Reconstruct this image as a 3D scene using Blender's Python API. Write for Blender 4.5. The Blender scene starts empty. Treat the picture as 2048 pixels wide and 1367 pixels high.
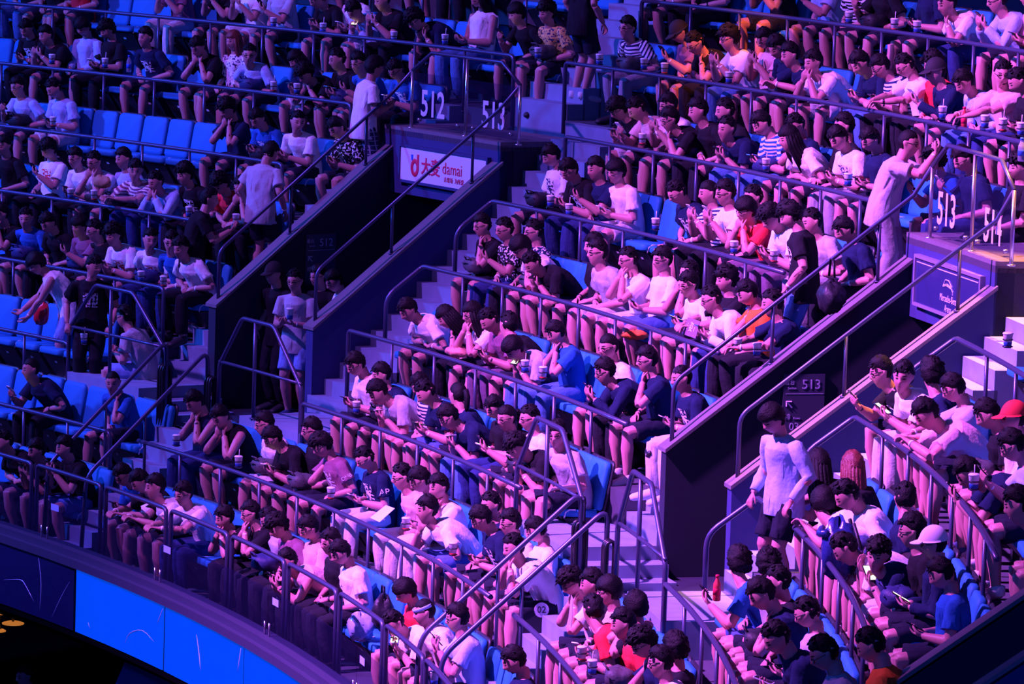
import bpy, math, random
import numpy as np
from mathutils import Vector, Matrix
random.seed(7)
rng = np.random.default_rng(7)
D = bpy.data
SC = bpy.context.scene
COL = SC.collection

# ---------------------------------------------------------------- camera
CAM = np.array([45.41947474, 6.70443247, 8.14171764])
YAW, PIT, ROLL, FPX = 2.55316168, 0.122640665, 0.0315260795, 9529.364
FW = np.array([math.cos(PIT)*math.cos(YAW), math.cos(PIT)*math.sin(YAW), -math.sin(PIT)])
_r = np.cross(FW, [0, 0, 1]); _r /= np.linalg.norm(_r); _u = np.cross(_r, FW)
RR = _r*math.cos(ROLL) + _u*math.sin(ROLL)
UU = _u*math.cos(ROLL) - _r*math.sin(ROLL)
cam = D.cameras.new('camera'); cam.sensor_width = 36.0; cam.lens = FPX/2048*36
cam.clip_start = 1; cam.clip_end = 400
camo = D.objects.new('camera', cam); COL.objects.link(camo)
camo.matrix_world = Matrix(((RR[0], UU[0], -FW[0], CAM[0]), (RR[1], UU[1], -FW[1], CAM[1]), (RR[2], UU[2], -FW[2], CAM[2]), (0, 0, 0, 1)))
SC.camera = camo

# ---------------------------------------------------------------- world, stage lights, exposure
W = D.worlds.new('world'); SC.world = W; W.use_nodes = True
W.node_tree.nodes['Background'].inputs[0].default_value = (0.02, 0.035, 0.60, 1)
W.node_tree.nodes['Background'].inputs[1].default_value = 0.09
SC.view_settings.view_transform = 'Standard'; SC.view_settings.look = 'None'
SC.view_settings.gamma = 1.0; SC.view_settings.use_curve_mapping = False
SC.view_settings.exposure = 0.0

def spot(name, loc, tgt, energy, color, angle, blend=0.6, size=0.6):
    l = D.lights.new(name, 'SPOT'); l.energy = energy; l.color = color
    l.spot_size = math.radians(angle); l.spot_blend = blend; l.shadow_soft_size = size
    o = D.objects.new(name, l); COL.objects.link(o); o.location = loc
    o.rotation_euler = (Vector(tgt)-Vector(loc)).to_track_quat('-Z', 'Y').to_euler()
    return o
# magenta follow lights hung over the stage, blue washes from the other side of the bowl
spot('stage_light_magenta', (7, 12, 24), (12.0, 31.6, 1.6), 205000, (0.60, 0.13, 1.0), 42, 1.0, 0.3)
spot('stage_light_violet', (-4, 14, 23), (1.5, 34, 3), 40000, (0.36, 0.11, 1.0), 58, 0.9, 0.3)
spot('stage_light_blue', (-16, 20, 12), (0, 34, 2.5), 26000, (0.03, 0.11, 1.0), 80, 0.8, 0.8)
spot('stage_light_blue_far', (34, 8, 12), (9, 34, 2), 6000, (0.04, 0.11, 1.0), 70, 0.8, 1.0)
spot('house_light_warm', (28, 46, 20), (8, 34, 3), 900, (1.0, 0.50, 0.36), 60, 0.8, 1.0)
spot('work_light_warm', (13.7, 33.8, 10.5), (13.0, 32.5, 2.9), 12000, (1.0, 0.36, 0.08), 22, 0.6, 0.1)
spot('work_light_warm_high', (5.4, 35.4, 8.2), (3.85, 37.2, 5.2), 1700, (1.0, 0.20, 0.05), 26, 1.0, 0.1)

# ---------------------------------------------------------------- materials
MATS = {}
def mat(name, col, rough=0.6, metal=0.0, spec=0.4, noise=0.0, scale=40.0, bump=0.0, emit=None, estr=1.0, coat=0.0):
    if name in MATS: return MATS[name]
    m = D.materials.new(name); m.use_nodes = True
    nt = m.node_tree; b = nt.nodes['Principled BSDF']
    b.inputs['Base Color'].default_value = (*col, 1); b.inputs['Roughness'].default_value = rough
    b.inputs['Metallic'].default_value = metal; b.inputs['Specular IOR Level'].default_value = spec
    if coat: b.inputs['Coat Weight'].default_value = coat
    if emit:
        b.inputs['Emission Color'].default_value = (*emit, 1); b.inputs['Emission Strength'].default_value = estr
    if noise or bump:
        tc = nt.nodes.new('ShaderNodeTexCoord'); n = nt.nodes.new('ShaderNodeTexNoise')
        n.inputs['Scale'].default_value = scale; n.inputs['Detail'].default_value = 5
        nt.links.new(tc.outputs['Object'], n.inputs['Vector'])
        if noise:
            mx = nt.nodes.new('ShaderNodeMix'); mx.data_type = 'RGBA'
            mx.inputs[6].default_value = (*[c*(1-noise) for c in col], 1); mx.inputs[7].default_value = (*[min(1, c*(1+noise)) for c in col], 1)
            nt.links.new(n.outputs['Fac'], mx.inputs[0]); nt.links.new(mx.outputs[2], b.inputs['Base Color'])
        if bump:
            bp = nt.nodes.new('ShaderNodeBump'); bp.inputs['Strength'].default_value = bump; bp.inputs['Distance'].default_value = 0.02
            nt.links.new(n.outputs['Fac'], bp.inputs['Height']); nt.links.new(bp.outputs['Normal'], b.inputs['Normal'])
    MATS[name] = m
    return m
CONC = mat('concrete', (0.20, 0.26, 0.36), 0.85, noise=0.22, scale=6, bump=0.05)
RISER = mat('tier_concrete', (0.06, 0.06, 0.085), 0.85, noise=0.25, scale=5)
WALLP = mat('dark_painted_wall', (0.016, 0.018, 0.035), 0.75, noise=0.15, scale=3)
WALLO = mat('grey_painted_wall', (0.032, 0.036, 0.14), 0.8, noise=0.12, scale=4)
COPE = mat('coping_stone', (0.16, 0.13, 0.15), 0.6, noise=0.2, scale=20)
STEEL = mat('painted_steel', (0.07, 0.075, 0.14), 0.34, metal=0.4)
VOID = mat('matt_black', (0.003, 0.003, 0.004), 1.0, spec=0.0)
CHROME = mat('brushed_steel', (0.62, 0.6, 0.62), 0.25, metal=0.9)
BLACKM = mat('black_rubber', (0.012, 0.012, 0.016), 0.35)
PAD = mat('blue_upholstery', (0.012, 0.20, 0.44), 0.7, noise=0.15, scale=60, bump=0.08)
SHELL = mat('black_seat_plastic', (0.018, 0.018, 0.028), 0.45)
WHITEP = mat('white_plastic', (0.8, 0.8, 0.82), 0.4)
GREYTXT = mat('light_grey_vinyl', (0.62, 0.6, 0.7), 0.6)
LED = mat('led_screen_blue', (0.0, 0.03, 0.3), 0.25, emit=(0.001, 0.07, 0.76), estr=0.95, bump=0.5, scale=3.0, spec=0.6, coat=1.0)
LEDOFF = mat('led_screen_dark', (0.012, 0.016, 0.07), 0.18, bump=0.6, scale=3.0, spec=0.7, coat=1.0)

def glass_mat(name, tint, fac):
    m = D.materials.new(name); m.use_nodes = True; nt = m.node_tree
    b = nt.nodes['Principled BSDF']; out = nt.nodes['Material Output']
    b.inputs['Base Color'].default_value = (*tint, 1); b.inputs['Roughness'].default_value = 0.05
    tr = nt.nodes.new('ShaderNodeBsdfTransparent'); tr.inputs[0].default_value = (0.86, 0.88, 0.95, 1)
    mx = nt.nodes.new('ShaderNodeMixShader'); mx.inputs[0].default_value = fac
    nt.links.new(tr.outputs[0], mx.inputs[1]); nt.links.new(b.outputs[0], mx.inputs[2]); nt.links.new(mx.outputs[0], out.inputs['Surface'])
    MATS[name] = m; return m
GLASS = glass_mat('clear_glass', (0.02, 0.02, 0.06), 0.17)
CUPGLASS = glass_mat('clear_plastic', (0.5, 0.5, 0.6), 0.35)

# ---------------------------------------------------------------- mesh helpers
class MB:
    def __init__(s): s.v = []; s.f = []; s.mi = []; s.n = 0
    def add(s, v, f, mi=0):
        v = np.asarray(v, float).reshape(-1, 3)
        s.v.append(v); s.f += [tuple(int(i)+s.n for i in q) for q in f]; s.mi += [mi]*len(f); s.n += len(v); return s
    def box(s, lo, hi, mi=0):
        x0, y0, z0 = lo; x1, y1, z1 = hi
        return s.add([(x0,y0,z0),(x1,y0,z0),(x1,y1,z0),(x0,y1,z0),(x0,y0,z1),(x1,y0,z1),(x1,y1,z1),(x0,y1,z1)],
                     [(0,3,2,1),(4,5,6,7),(0,1,5,4),(1,2,6,5),(2,3,7,6),(3,0,4,7)], mi)
    def tube(s, pts, r, n=8, mi=0, caps=True, hint=None):
        v, f = tube(pts, r, n, caps, hint); return s.add(v, f, mi)
    def mesh(s, name, mats, smooth=False):
        me = D.meshes.new(name)
        me.from_pydata(np.concatenate(s.v).tolist(), [], s.f)
        for m in (mats if isinstance(mats, (list, tuple)) else [mats]): me.materials.append(m)
        if any(s.mi): me.polygons.foreach_set('material_index', s.mi)
        if smooth: me.polygons.foreach_set('use_smooth', [True]*len(s.f))
        me.update(); return me
    def obj(s, name, mats, parent=None, smooth=False):
        return link(name, s.mesh(name, mats, smooth), parent)

def tube(pts, r, n=8, caps=True, hint=None):
    """Sweep along pts; r is a radius, or a list of radii or (a,b) pairs."""
    pts = np.asarray(pts, float); m = len(pts)
    if np.isscalar(r): r = [r]*m
    rr = np.array([(q, q) if np.isscalar(q) else q for q in r], float)
    t = np.gradient(pts, axis=0); t /= np.linalg.norm(t, axis=1)[:, None]+1e-12
    h = np.array(hint if hint is not None else (1.0, 0.13, 0.07)); 
    if hint is None and abs(t[0]@h) > 0.9: h = np.array((0.1, 1.0, 0.05))
    a = np.linspace(0, 2*math.pi, n, endpoint=False); ca, sa = np.cos(a)[:, None], np.sin(a)[:, None]
    V = []
    for i in range(m):
        x = h - (h@t[i])*t[i]; x /= np.linalg.norm(x)+1e-12; y = np.cross(t[i], x)
        if hint is None: h = x
        V.append(pts[i] + ca*x*rr[i][0] + sa*y*rr[i][1])
    F = []
    for i in range(m-1):
        for j in range(n):
            k = (j+1) % n; F.append((i*n+j, i*n+k, (i+1)*n+k, (i+1)*n+j))
    V = np.concatenate(V)
    if caps: F += [tuple(range(n))[::-1], tuple((m-1)*n+j for j in range(n))]
    return V, F

def link(name, me, parent=None):
    o = D.objects.new(name, me); COL.objects.link(o)
    if parent is not None: o.parent = parent
    return o
def tag(o, label=None, cat=None, group=None, kind=None):
    if label: o['label'] = label
    if cat: o['category'] = cat
    if group: o['group'] = group
    if kind: o['kind'] = kind
    return o
def empty(name, loc=(0, 0, 0), rz=0.0):
    o = D.objects.new(name, None); COL.objects.link(o); o.location = loc; o.rotation_euler = (0, 0, rz); o.empty_display_size = 0.1; return o

# ---------------------------------------------------------------- bowl geometry: rows are arcs about the z axis
R1, RISE, RQ, RUN = 30.848745, 0.651492, 0.00404894, 0.85
def Rk(k): return R1 + RUN*(k-1)
def zr(k): return RISE*(k-1) + RQ*(k-1)*(k-2)          # top of the guard rail of row k
def zf(k): return zr(k) - 0.65                          # floor of row k
def zrake(R): k = (R-R1)/RUN+1; return zf(k)
def P(th, R, z): return np.array([R*math.sin(th), R*math.cos(th), z])
def px(pt):
    d = np.asarray(pt, float)-CAM; w = d@FW
    return np.array([1024+FPX*(d@RR)/w, 683.5-FPX*(d@UU)/w])
def ray(x, y):
    d = FW + RR*(x-1024)/FPX - UU*(y-683.5)/FPX; return d/np.linalg.norm(d)
def uncyl(x, y, R):
    d = ray(x, y); a = d[0]**2+d[1]**2; b = 2*(CAM[0]*d[0]+CAM[1]*d[1]); c = CAM[0]**2+CAM[1]**2-R*R
    t = (-b+math.sqrt(max(0, b*b-4*a*c)))/(2*a); Q = CAM+t*d
    return math.atan2(Q[0], Q[1]), Q[2]
def arc(t0, t1, R, z, step=0.02):
    n = max(2, int(abs(t1-t0)/step)+2); return [P(t, R, z) for t in np.linspace(t0, t1, n)]
def ring_block(mb, t0, t1, Ra, Rb, z0, z1, mi=0, step=0.03, z1b=None):
    """Solid between radii Ra<Rb; the top may slope from z1 at Ra to z1b at Rb."""
    n = max(1, int(abs(t1-t0)/step)+1); z1b = z1 if z1b is None else z1b
    ts = np.linspace(t0, t1, n+1); V = []
    for t in ts: V += [P(t, Ra, z0), P(t, Rb, z0), P(t, Rb, z1b), P(t, Ra, z1)]
    F = []
    for i in range(n):
        a, b = 4*i, 4*i+4
        F += [(a, b, b+1, a+1), (a+1, b+1, b+2, a+2), (a+2, b+2, b+3, a+3), (a+3, b+3, b, a)]
    F += [(0, 1, 2, 3), (4*n+3, 4*n+2, 4*n+1, 4*n)]
    return mb.add(V, F, mi)

TC = [0.010, 0.347, 0.684]                 # gate centres; numbers on the glass beside them
GATES = [('512', '513'), ('513', '514'), ('514', '515')]
T_A0, T_C1 = -0.30, 0.80
SECT = {'A': (T_A0, TC[0]-0.061), 'B': (TC[0]+0.0625, TC[1]-0.061), 'C': (TC[1]+0.066, TC[2]-0.061)}

# ---------------------------------------------------------------- tiers
for k in range(1, 11):
    if k in (4, 5, 6, 7): spans = list(SECT.values())
    elif k in (2, 3): spans = [(T_A0, TC[0]-0.0045), (TC[0]+0.0145, TC[1]-0.012), (TC[1]+0.0145, TC[2]-0.012)]
    elif k >= 8: spans = [(T_A0, TC[0]-0.005), (TC[0]+0.025, TC[1]-0.005), (TC[1]+0.025, TC[2]-0.005)]
    else: spans = [(T_A0, T_C1)]
    if k == 3: spans = [(T_A0, TC[0]-0.081), (TC[0]+0.081, TC[1]-0.079), (TC[1]+0.079, TC[2]-0.079)]
    for t0, t1 in spans:
        mb = MB(); ring_block(mb, t0, t1, Rk(k), Rk(k+1)+0.1, zf(k)-(1.2 if k > 1 else 0.55), zf(k))
        o = mb.obj('floor', RISER); tag(o, kind='structure')
mb = MB(); ring_block(mb, T_A0, T_C1, R1-0.22, R1+0.02, -1.2, zf(1)+0.0)
tag(mb.obj('floor', RISER), kind='structure')

def steps(name, t0, t1, Ra, Rb, z0, z1, n, m=CONC, nose=True):
    """A radial flight of n steps from (Ra,z0) up to (Rb,z1); each step a part."""
    root = empty(name); tag(root, kind='structure')
    run, rise = (Rb-Ra)/n, (z1-z0)/n
    for i in range(n):
        mb = MB(); ring_block(mb, t0, t1, Ra+run*i, Ra+run*(i+1)+0.03, z0+rise*i-0.5, z0+rise*(i+1))
        mb.obj('step', m, root)
    return root

ZP = zf(4)-0.34                             # raised exit platform
for gi, tc in enumerate(TC):
    tL, tR = tc-0.030, tc+0.030
    # side stairs up to the level of row 8, four steps to a row
    for s0, s1 in ((tc-0.0605, tL-0.003), (tR+0.0035, tc+0.0625)):
        steps('stairs', s0, s1, 33.42, Rk(8), ZP, zf(8), 18)
    # upper aisle
    steps('stairs', tc-0.005, tc+0.025, Rk(8)+0.02, Rk(10), zf(8), zf(10), 8)
    # exit platforms either side, lower floor between them, and the aisle down to the front
    for t0, t1 in ((tc-0.081, tc-0.033), (tc+0.037, tc+0.081)):
        mb = MB(); ring_block(mb, t0, t1, 32.53, 33.46, -0.6, ZP)
        tag(mb.obj('floor', CONC), kind='structure')
    root = empty('stairs'); tag(root, kind='structure')
    for i, (t0, t1, z) in enumerate(((tc-0.034, tc-0.025, ZP-0.13), (tc-0.026, tc-0.017, ZP-0.25))):
        mb = MB(); ring_block(mb, t0, t1, 32.56, 33.46, -0.6, z); mb.obj('step', CONC, root)
    mb = MB(); ring_block(mb, tc-0.018, tc+0.038, 32.53, 33.46, -0.6, zf(3)+0.0)
    tag(mb.obj('floor', CONC), kind='structure')
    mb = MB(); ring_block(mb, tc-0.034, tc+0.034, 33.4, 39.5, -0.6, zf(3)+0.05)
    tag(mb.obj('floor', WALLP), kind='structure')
    steps('stairs', tc-0.012, tc+0.0145, Rk(1)+0.1, 32.56, zf(1), zf(3), 8)

    # vomitory walls with sloping coping
    Ra, Rb = 33.45, 35.77
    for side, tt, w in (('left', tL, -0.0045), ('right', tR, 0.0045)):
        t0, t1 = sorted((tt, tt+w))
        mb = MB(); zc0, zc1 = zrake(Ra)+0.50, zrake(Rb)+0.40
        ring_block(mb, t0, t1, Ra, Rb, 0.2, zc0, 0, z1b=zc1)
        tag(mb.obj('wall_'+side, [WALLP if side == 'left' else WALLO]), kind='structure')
        mb = MB(); ring_block(mb, t0-0.0012, t1+0.0012, Ra-0.02, Rb, zc0, zc0+0.035, 0, z1b=zc1+0.035)
        v = mb.v[0]
        for i in range(0, len(v), 4): v[i+1][2] = zc1                       # underside follows the slope
        tag(mb.obj('trim_1', COPE), kind='structure')
        # cheek wall closing the tunnel above its first metres
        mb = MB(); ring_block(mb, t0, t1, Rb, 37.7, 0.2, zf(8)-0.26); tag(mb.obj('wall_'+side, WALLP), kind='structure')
    # headwall over the tunnel, its landing and its overhang
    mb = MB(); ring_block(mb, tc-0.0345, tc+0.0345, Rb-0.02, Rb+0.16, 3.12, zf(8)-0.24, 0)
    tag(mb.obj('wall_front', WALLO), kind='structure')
    mb = MB(); ring_block(mb, tc-0.0345, tc+0.0345, Rb-0.02, Rk(8)+0.05, zf(8)-0.30, zf(8)-0.20, 0)
    tag(mb.obj('floor', COPE), kind='structure')
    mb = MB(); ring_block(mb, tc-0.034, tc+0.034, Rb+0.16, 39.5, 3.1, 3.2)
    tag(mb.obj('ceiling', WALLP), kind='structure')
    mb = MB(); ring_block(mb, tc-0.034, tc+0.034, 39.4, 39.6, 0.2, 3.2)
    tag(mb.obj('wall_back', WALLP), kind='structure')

# ---------------------------------------------------------------- guard rails
ORD = ['', 'first', 'second', 'third', 'fourth', 'fifth', 'sixth', 'seventh', 'eighth', 'ninth', 'tenth', 'eleventh', 'twelfth', 'thirteenth', 'fourteenth', 'fifteenth', 'sixteenth', 'seventeenth', 'eighteenth', 'nineteenth', 'twentieth', 'twenty-first', 'twenty-second', 'twenty-third', 'twenty-fourth', 'twenty-fifth']
BLOCK = {'A': 'block below sign 512', 'B': 'block between both gates', 'C': 'block past gate 513'}
RAD = 0.024
POST_MESH = {}
def post_mesh(h, r=0.017):
    key = (round(h, 2), r)
    if key not in POST_MESH:
        mb = MB(); mb.tube([(0, 0, -h), (0, 0, 0)], r, 8); mb.tube([(0, 0, -h), (0, 0, -h+0.012)], r*2.1, 8)
        POST_MESH[key] = mb.mesh('post', STEEL, True)
    return POST_MESH[key]
def add_post(root, pt, h, r=0.017):
    o = link('post', post_mesh(h, r), root); o.location = pt; return o
def rail_obj(name, pts, label, cat='rail', r=RAD, posts=(), group=None, m=None, n=8):
    base = np.array(pts[0]); root = empty(name, base)
    mb = MB(); mb.tube(np.asarray(pts)-base, r, n); mb.obj('top_rail', m or STEEL, root, True)
    for p, h in posts: add_post(root, np.array(p)-base, h)
    tag(root, label, cat, group); return root
def bend(a, b, c, r=0.12, n=5):
    """Rounded corner at b between a and c."""
    a, b, c = map(np.array, (a, b, c)); p0 = b+(a-b)/np.linalg.norm(a-b)*r; p1 = b+(c-b)/np.linalg.norm(c-b)*r
    return [(1-t)**2*p0+2*t*(1-t)*b+t*t*p1 for t in np.linspace(0, 1, n)]

# where the photo shows each row's rail begin and end
RAILS = [('A', 9, T_A0, 0.0048), ('A', 8, T_A0, 0.0048), ('A', 7, T_A0, -0.052), ('A', 6, T_A0, -0.056), ('A', 5, T_A0, -0.070), ('A', 4, T_A0, -0.051), ('A', 3, T_A0, -0.071), ('A', 2, T_A0, 0.0035),
         ('B', 9, 0.040, 0.34), ('B', 8, 0.0341, 0.335), ('B', 7, 0.0741, 0.292), ('B', 6, 0.0724, 0.2715), ('B', 5, 0.0734, 0.2890), ('B', 4, 0.0716, 0.2861), ('B', 3, 0.0912, 0.2700), ('B', 2, 0.0240, 0.3330),
         ('C', 8, 0.372, 0.62), ('C', 7, 0.405, 0.62), ('C', 6, 0.4126, 0.62), ('C', 5, 0.4119, 0.62), ('C', 4, 0.4157, 0.62), ('C', 3, 0.4275, 0.60), ('C', 2, 0.3607, 0.62)]
RAILROOT = {}
for s, k, t0, t1 in RAILS:
    R, z = Rk(k), zr(k)
    pts = arc(t0, t1, R, z)
    ends = []
    if s in 'BC' and k in (5, 6) or (s == 'C' and k == 4):   # the rail turns down the stair at its first end
        a, b, c = P(t0, R, z), P(t0-0.001, R-0.42, z-0.32), P(t0-0.001, R-0.42, z-0.80)
        pts = [c]+bend(c, b, a)+bend(b, a, pts[1], 0.05, 3)+pts[1:]
    else:
        c = P(t0, R, z-0.80) if k > 2 and s != 'A' else None
        if c is not None: pts = [c]+bend(c, P(t0, R, z), pts[1], 0.06)+pts[1:]
    if s == 'A':
        c = P(t1, R, z-0.80); pts = pts[:-1]+bend(pts[-2], P(t1, R, z), c, 0.08)+[c]
    n = int((t1-t0)*R/1.05)
    posts = [(P(t, R, z), 0.72) for t in np.linspace(t0, t1, n+2)[1:-1]]
    RAILROOT[(s, k)] = rail_obj('guard_rail', pts, f'blue-grey steel guard rail before the {ORD[k]} row up, {BLOCK[s]}', 'rail', posts=posts, group='guard rails before the seat rows')
# hoops along the front row
hoops = [(-0.052+0.053*i, -0.003+0.053*i) for i in range(9)]
for i, (t0, t1) in enumerate(hoops):
    z, R = 0.33, 30.85
    a, b, c, d = P(t0, R, z-0.98), P(t0, R, z), P(t1, R, z), P(t1, R, z-0.98)
    m = arc(t0, t1, R, z)[1:-1]
    rail_obj('rail_hoop', [a]+bend(a, b, m[0], 0.07)+m+bend(m[-1], c, d, 0.07)+[d], f'dark steel front row hoop rail behind the glass, {ORD[i+1]} one along from the left', 'rail', group='front row hoop rails')
# trapezoid guards round the exit platforms
for gi, tc in enumerate(TC[:2]):
    for nm, t0, t1 in (('near the left stair', tc-0.081, tc-0.016), ('near the right stair', tc+0.021, tc+0.080)):
        w = t1-t0; R = 32.55; z0 = 1.47
        A, B, C_, E_ = P(t0, R, z0), P(t0+0.26*w, R, 2.04), P(t0+0.64*w, R, 2.04), P(t1, R, z0)
        base = np.array(P(t0, R, ZP)); root = empty('platform_guard', base)
        mb = MB(); mb.tube(np.array([P(t0, R, ZP)]+bend(P(t0, R, ZP), A, B, .05, 3)+bend(A, B, C_, .06, 4)+bend(B, C_, E_, .06, 4)+bend(C_, E_, P(t1, R, ZP), .05, 3)+[P(t1, R, 0.1)])-base, 0.024, 8); mb.obj('top_rail', STEEL, root, True)
        mb = MB(); mb.tube(np.array(arc(t0, t1, R, z0+0.04))-base, 0.018, 8); mb.obj('middle_rail', STEEL, root, True)
        add_post(root, P(t0+0.42*w, R, 2.04)-base, 2.04-ZP, 0.021)
        tag(root, f'sloped-end steel guard on the exit platform {nm} of the {(["white", "navy"])[gi]} sign gate', 'guard rail', 'guards on the exit platforms')
    # handrails of the lower aisle
    for nm, th in (('inner', tc-0.013), ('outer', tc+0.0155)):
        top = P(th, 32.5, zf(3)+0.95); bot = P(th, 31.05, zf(1)+0.95)
        end = P(th, 31.0, zf(1)+0.0); lo = P(th, 32.5, zf(3)+0.1)
        pts = [lo]+bend(lo, top, bot, .14, 6)+bend(top, bot, end, .14, 6)+[end]
        rail_obj('aisle_handrail', pts, f'bent steel handrail on the {nm} side of the aisle below {(["the white sign", "the navy sign", "the last"])[gi]} gate', 'rail', r=0.024, posts=[((P(th, 31.75, zf(2)+0.95)), 0.95)], group='lower aisle handrails')
    for j, th in enumerate((tc-0.0145, tc+0.018)):
        base = P(th, 32.46, zf(3)-0.3); root = empty('folded_gate', base, -th)
        for q in range(3):
            mb = MB(); x = -0.05+0.05*q
            mb.tube([(x, 0, 0), (x, 0, 0.9), (x, 0.012, 0.95), (x, 0.05, 0.97), (x, 0.09, 0.95), (x, 0.1, 0.9), (x, 0.1, 0)], 0.017, 6); mb.obj('bar', BLACKM, root, True)
        tag(root, f'black folded crowd gate at the {["upper", "lower"][j]} side of the aisle below the {(["white", "navy"])[gi]} sign gate', 'gate', 'folded gates')

# ---------------------------------------------------------------- writing
FONT = None
for _try in ('datafiles/fonts/Noto Sans CJK Regular.woff2',):
    import os
    p_ = os.path.join(bpy.utils.resource_path('LOCAL'), _try)
def text_mesh(txt, size, bold=0.0, extrude=0.0015, align='CENTER', squash=1.0):
    c = D.curves.new('t', 'FONT'); c.body = txt; c.size = size; c.extrude = extrude; c.offset = bold
    c.align_x = align; c.align_y = 'CENTER'; c.resolution_u = 3
    o = D.objects.new('t', c); COL.objects.link(o)
    dg = bpy.context.evaluated_depsgraph_get(); me = D.meshes.new_from_object(o.evaluated_get(dg)); me.name = 'lettering'
    D.objects.remove(o); D.curves.remove(c)
    if squash != 1.0:
        for v in me.vertices: v.co.x *= squash
    return me
def text(txt, size, mtl, parent, loc, rot, name='lettering', **k):
    me = text_mesh(txt, size, **k); me.materials.clear(); me.materials.append(mtl)
    o = link(name, me, parent); o.location = loc; o.rotation_euler = rot; return o
RED = mat('red_vinyl', (0.75, 0.015, 0.09), 0.5); BLUEV = mat('blue_vinyl', (0.03, 0.12, 0.7), 0.5)
PANELW = mat('white_panel', (0.78, 0.74, 0.8), 0.5)  # plain white board colour, no emission
NAVYP = mat('navy_glass_panel', (0.03, 0.035, 0.12), 0.2, spec=0.6)

GLASSLBL = ['clear glass balustrade numbered 512 and 513 above the white sign', 'clear glass balustrade numbered 513 and 514 above the navy sign', 'clear glass balustrade above the last gate']
for gi, tc in enumerate(TC[:2]):
    tL, tR = tc-0.030, tc+0.030; R = 35.79; zb = zf(8)-0.205
    # glass balustrade on the headwall
    t0, t1 = tc-0.0205, tc+0.0435; tm = (t0+t1)/2; zt = zf(8)+0.455; zh = zf(8)+0.68
    base = P(tm, R, zb); root = empty('glass_balustrade', base, -tm)
    loc = lambda t, z, d=0.0: (R*math.sin(t-tm), R*math.cos(t-tm)-R+d, z-zb)
    for t in (t0, tm, t1):
        mb = MB(); mb.tube([(0, 0, 0), (0, 0, (zt if t != tm else zh-0.02)-zb)], 0.019, 8); mb.tube([(0, 0, 0), (0, 0, .014)], 0.04, 10)
        o = mb.obj('post', CHROME, root, True); o.location = loc(t, zb)
    for ta, tb in ((t0+.0012, tm-.001), (tm+.001, t1-.0012)):
        mb = MB(); a, b = np.array(loc(ta, zb+0.05)), np.array(loc(tb, zb+0.05))
        up = np.array((0, 0, zt-zb-0.07)); n_ = np.array((0, 0.012, 0))
        mb.add([a, b, b+up, a+up, a+n_, b+n_, b+up+n_, a+up+n_], [(0, 1, 2, 3), (7, 6, 5, 4), (0, 4, 5, 1), (1, 5, 6, 2), (2, 6, 7, 3), (3, 7, 4, 0)])
        mb.obj('glass_panel', GLASS, root)
        for s in (0.12, 0.88):
            q = a+(b-a)*s; mb = MB(); mb.tube([q+(0, -.02, .06), q+(0, .02, .06)], 0.02, 8); mb.obj('clamp', CHROME, root, True)
    mb = MB(); mb.tube([loc(t0, zt), loc(t0+0.011, zh), loc(tm, zh), loc(t1-0.011, zh), loc(t1, zt)], 0.021, 8); mb.obj('top_rail', STEEL, root, True)
    for t, s, dz in ((t0+0.0128, GATES[gi][0], 0.29), (t1-0.0150, GATES[gi][1], 0.27)):
        o = text(s, 0.42, GREYTXT, root, loc(t, zb+dz, -0.012), (math.radians(90), 0, -(t-tm)), 'gate_number', bold=0.006, squash=0.82)
    tag(root, GLASSLBL[gi], 'balustrade')
    # sloping handrails on both copings
    for side, tt in (('left', tL-0.002), ('right', tR+0.002)):
        Ra, Rb = 33.5, 35.77
        zc = lambda R_: (zrake(33.45)+0.50)+(zrake(35.77)-zrake(33.45)-0.10)*(R_-33.45)/2.32+0.035
        hgt = 0.56
        a, b = P(tt, Ra+0.02, zc(Ra)), P(tt, Ra+0.02, zc(Ra)+hgt); c = P(tt, Rb, zc(Rb)+hgt)
        e = P(t0 if side == 'left' else t1, R, zt)
        pts = [a]+bend(a, b, c, .1, 6)+[c, e]
        posts = [(P(tt, q, zc(q)+hgt), hgt) for q in (34.45, 35.45)]
        rail_obj('gate_handrail', pts, f'long sloping steel handrail on the {side} coping of the {["white sign", "navy sign"][gi]} gate', 'rail', posts=posts, r=0.02, group='gate handrails')

# white poster sign of gate 512
def panel(tc, ta, tb, z0, z1, R, name, m, fm, label, cat='sign'):
    tm = (ta+tb)/2; base = P(tm, R, z0); root = empty(name, base, -tm); w = (tb-ta)*R/2
    MB().box((-w, -0.03, 0), (w, 0.02, z1-z0)).obj('board', m, root)
    for lo, hi in (((-w-.03, -.045, -.03), (w+.03, .02, 0)), ((-w-.03, -.045, z1-z0), (w+.03, .02, z1-z0+.03)), ((-w-.03, -.045, 0), (-w, .02, z1-z0)), ((w, -.045, 0), (w+.03, .02, z1-z0))):
        MB().box(lo, hi).obj('frame', fm, root)
    tag(root, label, cat); return root, w
s1, w1 = panel(TC[0], -0.0128, 0.0385, 3.29, 3.665, 35.73, 'gate_sign', PANELW, WALLO, 'white poster sign with red ticket logo over gate 512 exit')
rx = (math.radians(90), 0, 0)
text('大麦', 0.20, RED, s1, (-0.26, -0.034, 0.175), rx, bold=0.004)
text('damai', 0.19, RED, s1, (0.20, -0.034, 0.20), rx, bold=-0.001, squash=0.95)
text('去现场  为所爱', 0.065, RED, s1, (0.24, -0.034, 0.075), rx)
mb = MB(); a = np.linspace(0, 2*math.pi, 28)
mb.tube([(-0.60+0.062*math.cos(t), 0, 0.155+0.078*math.sin(t)) for t in a], (0.026), 8); mb.tube([(-0.535, 0, 0.31), (-0.535, 0, 0.14), (-0.55, 0, 0.1)], 0.022, 8)
v = np.concatenate(mb.v); v[:, 1] = v[:, 1]*0.2-0.033; mb.v = [v]; mb.obj('red_logo', RED, s1)
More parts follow.
